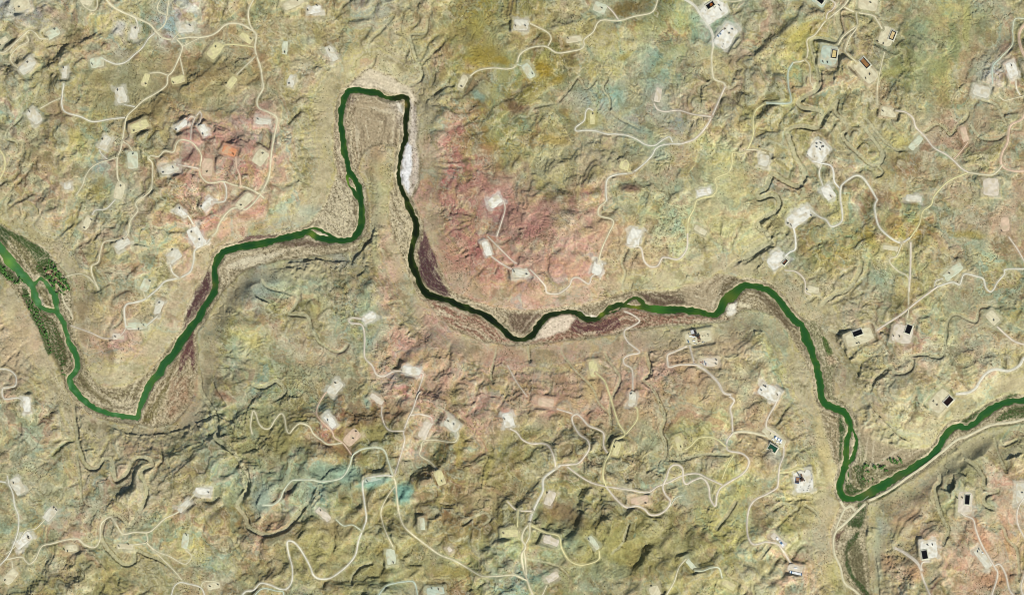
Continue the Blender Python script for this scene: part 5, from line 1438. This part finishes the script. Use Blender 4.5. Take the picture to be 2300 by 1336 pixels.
for i, (x, y, a) in enumerate(((880, 380, -25), (935, 375, 20), (1005, 340, -15), (1015, 378, -10), (670, 435, 0), (780, 548, 30), (880, 525, -20), (978, 553, 0), (915, 540, 20), (720, 585, 20))):
    put(SK, *z2(x, y), a, ['dark skid just east of the derrick', 'small dark skid between derrick and pad edge', 'upper dark skid at the pad east end', 'lower dark skid at the pad east end', 'small skid below the mud tanks', 'dark skid in the middle of the south row', 'darkest skid of the south row', 'easternmost skid of the south row', 'skid just right of the darkest one', 'westernmost skid of the south row'][i] + ' on the yellow rig pad', 'equipment skid', 'skids on the yellow rig pad')
for i, (x, y, a) in enumerate(((690, 575, 0), (880, 545, -20))):
    put(TK, *z2(x, y), a, ['west', 'east'][i] + ' white tank truck in the south row of the yellow rig pad', 'truck', 'trucks on the yellow rig pad')
for i, (x, y, a, p) in enumerate(((835, 1045, 20, TKR), (878, 1028, 80, TKR), (915, 1025, 90, TKB), (972, 1042, 60, TK), (880, 1085, 70, TKB), (915, 1082, 90, TK), (945, 1080, 80, TKB), (955, 1110, 90, TKR), (990, 1095, 60, TK))):
    put(p, *z2(x, y), a, ['red truck at the west end', 'red truck in the top row', 'blue truck in the top row', 'white truck in the top row', 'blue truck in the middle row left', 'white truck in the middle row', 'blue truck in the middle row right', 'red truck at the bottom', 'white truck at the east end'][i] + ' of the frac crew on the pinkish pad', 'truck', 'trucks on the pinkish pad')
for i, (x, y, a) in enumerate(((295, 362, 20), (312, 400, 0), (330, 420, 70), (350, 428, 60), (385, 410, 30), (455, 425, 0), (300, 245, -70), (292, 262, -70))):
    put(SK, *z3(x, y), a, ['westernmost skid above the green pond', 'skid left of the yellow machine', 'skid nearest the green pond', 'skid second nearest the green pond', 'skid right of the yellow machine', 'easternmost skid by the compound road', 'upper of two skids at the compound north-west', 'lower of two skids at the compound north-west'][i], 'equipment skid', 'skids in the pond compound')
put(make_truck(mat('yellow_paint', (150, 130, 50), .5)), *z3(335, 380), 30, 'yellow truck between the compound units and the green pond', 'truck')
for i, (x, y, a) in enumerate(((872, 885, -65), (965, 865, 20), (1010, 890, 20), (985, 945, -70), (992, 1000, -70), (985, 1030, -70), (960, 1062, -60), (958, 1105, 0), (943, 1128, 0), (930, 1160, 0), (915, 1195, 0), (855, 1190, 20), (805, 1135, -30))):
    put(SK if i not in (3, 5) else TK, *z3(x, y), a, ['long dark rack left of the pad entrance', 'dark skid on the north edge', 'dark skid in the north-east corner', 'white truck high on the east edge', 'dark skid halfway down the east edge', 'white truck lower on the east edge', 'skid below the lower truck', 'first little skid of the lower east row', 'second little skid of the lower east row', 'third little skid of the lower east row', 'skid in the south-east corner', 'skid on the south edge', 'skid south-west of the derrick'][i] + ' of the grey rig pad', 'truck' if i in (3, 5) else 'equipment skid', 'equipment round the grey rig pad', .9)
for i, (x, y, a) in enumerate(((265, 265, 60), (300, 215, 50), (470, 185, 20), (515, 180, 70), (495, 215, 0), (615, 210, 60))):
    put(SK, *z1(x, y), a, ['dark skid left of the black orange pit', 'skid touching the black orange pit', 'skid right of the black orange pit', 'second skid right of the black orange pit', 'skid below the second one right of the pit', 'skid at the east of the pit pad'][i], 'equipment skid', 'skids round the black and orange pit')
put(SK, *z1(690, 1165), 50, 'lower dark skid on the white pad edge above the grey gully', 'equipment skid'); put(SK, *z1(725, 1115), 50, 'upper dark skid on the white pad edge above the grey gully', 'equipment skid')
for nm, pts, tot in (('the cliff-edge pad', ((1920, 760), (1923, 757), (1946, 770)), 3), ('the pad above the river with a black pit', ((2125.5, 892.5), (2117, 900)), 2), ('the many-tank grey-white pad', ((1812, 342.5), (1813, 349), (1829, 352), (1850, 328), (1845, 331)), 5), ('the white road-end pad', ((1805, 457.5), (1797, 470), (1810, 478)), 3)):
    for i, (x, y) in enumerate(pts):
        put(SK, x, y, 30 + 20 * i, '%s dark skid from left on %s' % (ORD[sorted(p[0] for p in pts).index(x)].replace('northernmost', 'first'), nm), 'equipment skid', 'skids on ' + nm)
put(SKR, 1559.5, 813.5, 0, 'red skid at the west side of the pinkish pad', 'equipment skid'); 
# ---- drilling rigs
def make_rig(px, py, deg, label, mud):
    r = empty('drilling_rig', px, py, -math.radians(deg), .35)
    m = MB(); Hm = 44
    for sx_ in (-1, 1):
        for sy in (-1, 1): m.bar((sx_ * 3, sy * 3, 9), (sx_ * 1.2, sy * 1.2, Hm), .9)
    for i in range(9):
        z = 9 + i * 3.9; k = 3 - 1.8 * i / 9
        for a, b in (((-1, -1), (1, -1)), ((1, -1), (1, 1)), ((1, 1), (-1, 1)), ((-1, 1), (-1, -1))):
            m.bar((a[0] * k, a[1] * k, z), (b[0] * k, b[1] * k, z), .4).bar((a[0] * k, a[1] * k, z), (b[0] * k * .9, b[1] * k * .9, z + 3.9), .35)
    m.build('derrick', Mgrey, r); MB().box((0, 0, Hm), (3.4, 3.4, 1.6)).build('crown_block', Mdark, r)
    s_ = MB().box((0, 0, 7.6), (13, 12, 1.2))
    for sx_ in (-1, 1):
        for sy in (-1, 1): s_.box((sx_ * 5.5, sy * 5, 0), (1.2, 1.2, 7.6))
    s_.build('rig_floor', Mrust, r)
    MB().box((5.4, 9, 6.5), (7, 4, 3)).build('doghouse', Mdark, r)
    MB().box((-1, -9, .2), (18, 2.4, 1.2), rz=.0).build('catwalk', Mdark, r)
    for i in range(3):
        t = MB().box((mud[0] + i * 1.0, mud[1] + i * 4.6, .1), (15, 3.4, 3)); t.build('mud_tank', [Mwhite, Mgrey, Mrust][i], r)
    MB().box((mud[0] + 10.5, mud[1] + 5, .1), (3.4, 12, 3.4)).build('pump_house', Mdark, r)
    p = MB()
    for i in range(9): p.cyl((-8, -14 - i * .5, .6), .22, 14, 6, axis='x')
    p.build('pipe_stack', Mrust, r)
    tag(r, label, 'drilling rig'); return r
make_rig(1569.7, 757.5, -12, 'dark steel drilling rig with derrick on the yellow pad south of the river', (-22, 6))
make_rig(1802, 1077, 75, 'drilling rig with rusty floor and dark derrick on the grey rig pad', (-20, -6))
put(make_skid(mat('navy_paint', (30, 34, 90), .5)), 1547.5, 749.5, 80, 'navy blue tank at the west side of the yellow rig pad', 'equipment skid', None, 1.3)
# open mud pits beside the rigs
for (x, y, L, W, a, lab) in ((1558, 745, 13, 9, -10, 'grey and white mud pit at the north side of the yellow rig pad'), (1791, 1078, 14, 9, 100, 'brown mud pit with a blue edge on the west of the grey rig pad')):
    r = empty('mud_pit', x, y, -math.radians(a), .3)
    L *= S; W *= S
    MB().box((0, 0, -.3), (L + 2, W + 2, 1.0)).build('pit_frame', Mblue if 'blue' in lab else Mgrey, r)
    MB().box((-L * .2, 0, .75), (L * .55, W * .9, .12)).build('pale_mud', mat('pale_mud_' + str(int(x)), (206, 204, 204) if 'white' in lab else (150, 112, 84), .8, noise=[(.2, .3)]), r)
    MB().box((L * .28, 0, .75), (L * .36, W * .9, .10)).build('dark_mud', mat('dark_mud_' + str(int(x)), (96, 84, 78) if 'white' in lab else (76, 60, 54), .8, noise=[(.2, .3)]), r)
    tag(r, lab, 'mud pit')
# ---- bridge over the wash
r = empty('road_bridge', 1946.5, 1122, math.radians(38), z=float(ground(1950, 1118)) + .6)
MB().box((0, 0, 0), (34, 11, .8)).build('bridge_deck', Mberm, r)
for y in (-5.9, 5.9): MB().box((0, y, .3), (36, .8, 1.3)).build('bridge_rail', Mwhite, r)
tag(r, 'short pale bridge with white rails where the river road crosses the wash', 'bridge')
# ================================================================== trees
def crown_mesh(seed, n=230):
    rg = np.random.default_rng(seed); v = []; f = []; c = []
    lobes = [(rg.normal(0, .42), rg.normal(0, .42), rg.uniform(.55, 1.25), rg.uniform(.38, .6)) for _ in range(8)]
    lobes.append((0, 0, .95, .62))
    for i in range(n):
        lx, ly, lz, lr = lobes[rg.integers(len(lobes))]
        d = rg.normal(size=3); d /= np.linalg.norm(d); rr = lr * rg.uniform(.55, 1.05)
        p = np.array((lx, ly, lz)) + d * rr; p[2] = max(p[2], .3)
        s_ = rg.uniform(.10, .2); k = len(v); shade = rg.uniform(.6, 1.35)
        a = rg.normal(size=3); a /= np.linalg.norm(a); b = np.cross(a, rg.normal(size=3)); b /= np.linalg.norm(b) + 1e-9
        for q_ in (a * s_, b * s_, -a * s_, -b * s_): v.append(p + q_); c.append(shade)
        f.append((k, k + 1, k + 2, k + 3))
    me = bpy.data.meshes.new('crown'); me.from_pydata([tuple(x) for x in v], [], f); me.update()
    at = me.attributes.new('tint', 'FLOAT_COLOR', 'POINT')
    base = lin((84, 128, 62))
    at.data.foreach_set('color', np.concatenate([np.append(base * k, 1) for k in c]).astype(np.float32))
    me.materials.append(mat('leaves', attr='tint', rough=.8, spec=.15)); return me
CR = [crown_mesh(i) for i in range(4)]
tb_ = MB().cyl((0, 0, 0), .09, .7, 8, .05)
for a in (0, 2.1, 4.2): tb_.bar((0, 0, .5), (.3 * math.cos(a), .3 * math.sin(a), 1.0), .045)
TR = tb_.mesh('trunk', mat('bark', (96, 80, 62), .95))
def z7(x, y): return x / 6.68, 500 + y / 6.68
def z8(x, y): return 1880 + x / 5.81, 900 + y / 5.81
TL = [(*z7(x, y), r / 6.68) for x, y, r in ((730, 560, 16), (720, 610, 14), (780, 600, 16), (820, 630, 12), (775, 650, 12), (825, 705, 40), (770, 690, 16), (722, 665, 14), (725, 700, 16), (683, 718, 25), (720, 815, 32), (770, 845, 28), (830, 890, 26), (770, 900, 32), (803, 972, 27), (880, 755, 22), (842, 800, 26), (872, 832, 18), (905, 852, 25), (960, 845, 16), (950, 902, 24), (985, 890, 14), (1000, 935, 24), (902, 950, 30), (955, 1000, 30), (1025, 990, 25), (1008, 952, 14), (910, 1045, 20), (860, 1062, 16), (948, 1080, 12), (850, 775, 14), (890, 792, 16), (550, 655, 12), (540, 690, 9), (980, 855, 12), (885, 940, 20), (935, 860, 18), (1035, 1015, 14),
      (380, 1095, 12), (345, 1105, 12), (412, 1090, 14), (440, 1185, 14), (390, 1190, 10), (490, 1215, 14), (445, 1235, 12), (440, 1282, 14), (490, 1300, 12), (540, 1290, 12), (520, 1320, 12), (600, 1320, 12), (470, 1245, 10), (570, 1310, 10),
      (25, 700, 26), (62, 690, 22), (40, 735, 26), (75, 785, 24), (105, 820, 22), (150, 845, 20), (225, 905, 20), (272, 892, 18), (325, 872, 16), (292, 840, 20), (180, 850, 16), (250, 905, 14), (5, 660, 24), (130, 850, 18))]
TL += [(x / Q, 440 + y / Q, r / Q) for x, y, r in ((190, 752, 7), (215, 742, 6), (232, 762, 6), (205, 777, 7), (240, 782, 7), (226, 802, 6), (250, 802, 6), (236, 822, 7), (262, 830, 6), (246, 846, 7), (270, 852, 6), (258, 872, 6), (282, 872, 6), (265, 896, 6), (292, 890, 6), (276, 916, 6), (306, 916, 11), (290, 935, 6), (310, 942, 7), (318, 970, 6), (322, 992, 6), (330, 1022, 6), (336, 1042, 6), (270, 810, 5), (284, 850, 5), (218, 720, 5), (248, 764, 5), (410, 1130, 5), (412, 1165, 5), (420, 1190, 6), (432, 1195, 5), (470, 1080, 5), (475, 1100, 4), (410, 1100, 4))]
nL = len(TL)
TL += [(*z8(x, y), r / 5.81) for x, y, r in ((385, 840, 20), (415, 852, 14), (355, 870, 13), (365, 828, 10), (495, 860, 24), (545, 835, 11), (585, 877, 22), (615, 850, 14), (640, 910, 14), (662, 912, 14), (705, 765, 17), (665, 770, 9), (716, 800, 13), (755, 778, 24), (790, 802, 20), (835, 772, 22), (410, 922, 16), (380, 922, 10), (345, 1010, 17), (382, 1047, 8), (416, 1045, 12), (472, 1020, 13), (600, 776, 6), (820, 750, 9), (790, 830, 7))]
for i, (px, py, rr) in enumerate(TL):
    o = empty('cottonwood_tree', px, py, random.random() * 6.28, -.3)
    sc_ = max(rr * S, 2.2) * 1.22; o.scale = (sc_, sc_, sc_ * random.uniform(.75, 1.0))
    c = bpy.data.objects.new('crown', CR[i % 4]); col.objects.link(c); c.parent = o
    t = bpy.data.objects.new('trunk', TR); col.objects.link(t); t.parent = o
    if i >= nL: lab, gr = ('large' if rr > 3.2 else 'small') + ' round green tree in the loose grove inside the right river bend', 'trees inside the right river bend'
    elif py > 640 or px < 90 and py > 655: lab, gr = 'small green tree in the string along the far left river bank', 'trees along the left river west bank'
    elif px < 60: lab, gr = 'dark tree in the thicket on the west bank at the left edge', 'trees of the left edge thicket'
    else: lab, gr = ('broad' if rr > 3.6 else 'smaller') + ' dark green tree in the grove east of the left river island', 'trees of the left river grove'
    gr = lab.split(' ')[0] + ' ' + gr
    tag(o, lab, 'tree', gr)
# ================================================================== brush (uncountable)
def brush(name, n, dens, size, colr_fn, seed):
    rg = np.random.default_rng(seed)
    x = rg.uniform(-20, 2320, n); y = rg.uniform(-20, 1356, n)
    d = sample(dens, x, y, X0, Y0, FS); k = rg.random(n) < d
    x, y = x[k], y[k]; n = len(x)
    r = rg.uniform(*size, n) * (0.6 + .8 * rg.random(n)); z = ground(x, y)
    a0 = rg.random(n) * 6.28
    V = np.zeros((n, 7, 3), np.float32)
    for i in range(5):
        a = a0 + i * 1.2566; rr = r * rg.uniform(.7, 1.2, n)
        V[:, i] = np.stack([wx(x) + rr * np.cos(a), wy(y) + rr * np.sin(a), z - .2 + r * .25], 1)
    V[:, 5] = np.stack([wx(x) + r * .2, wy(y), z + r * .9], 1); V[:, 6] = np.stack([wx(x), wy(y), z - .3], 1)
    F = np.array([[i, (i + 1) % 5, 5] for i in range(5)])
    Q_ = (F[None] + (np.arange(n) * 7)[:, None, None]).reshape(-1, 3)
    cc = colr_fn(x, y, rg) * rg.uniform(.7, 1.3, (n, 1)); cc = np.repeat(cc[:, None], 7, 1).reshape(-1, 3)
    o = mesh_np(name, V.reshape(-1, 3), Q_, cc, mat('brush_leaves', attr='tint', rough=.95, spec=.05), False, k=3)
    tag(o, kind='stuff'); return o
land = (RD > 3) & (apron < .35)
vden = vmf * land * np.clip(.25 + 1.5 * smooth(-.1, .4, fn) - .6 * smooth(.1, .5, st), 0, 1)
purp = np.zeros(FX.shape, np.float32); grn = np.zeros(FX.shape, np.float32)
for c, poly, fe in PATCH:
    m = poly_mask(poly, PXw, PYw, fx_, fy_)
    if sum(c) > 590: vden = np.where(m, vden * .06, vden)
    if c[1] < c[0] - 22 and sum(c) < 300: purp[m] = 1
    elif c[1] >= c[0] - 8 and sum(c) < 290: grn[m] = 1
    elif sum(c) > 400: purp[m] = 0; grn[m] = 0
vden = np.clip(vden * (.5 + .6 * (FX < 175)) * (1 - .8 * qt) + .6 * purp * land + 1.0 * grn * land, 0, 1)
def bc(x, y, rg):
    g = sample(grn, x, y, X0, Y0, FS)[:, None]; p = sample(purp, x, y, X0, Y0, FS)[:, None]
    o = lin((84, 74, 48))[None] * .75 * np.ones((len(x), 1)); lf = (x < 200) | (x > 1800)
    o = np.where(lf[:, None], lin((72, 74, 44))[None] * .75, o)
    o = np.where(p > .5, lin((78, 46, 56))[None] * .8, o); return np.where(g > .5, lin((50, 78, 36))[None] * .8, o)
brush('riverside_brush', 1600000, vden, (.7, 1.7), bc, 5)
hd = (1 - vmf) * (apron < .2) * np.clip(.05 + .9 * smooth(.0, .5, fbmg(FX, FY, 120, 3, 701)), 0, 1) * .7
brush('sagebrush', 420000, hd, (.7, 1.9), lambda x, y, rg: lin((92, 84, 58))[None] * .62 * np.ones((len(x), 1)), 9)
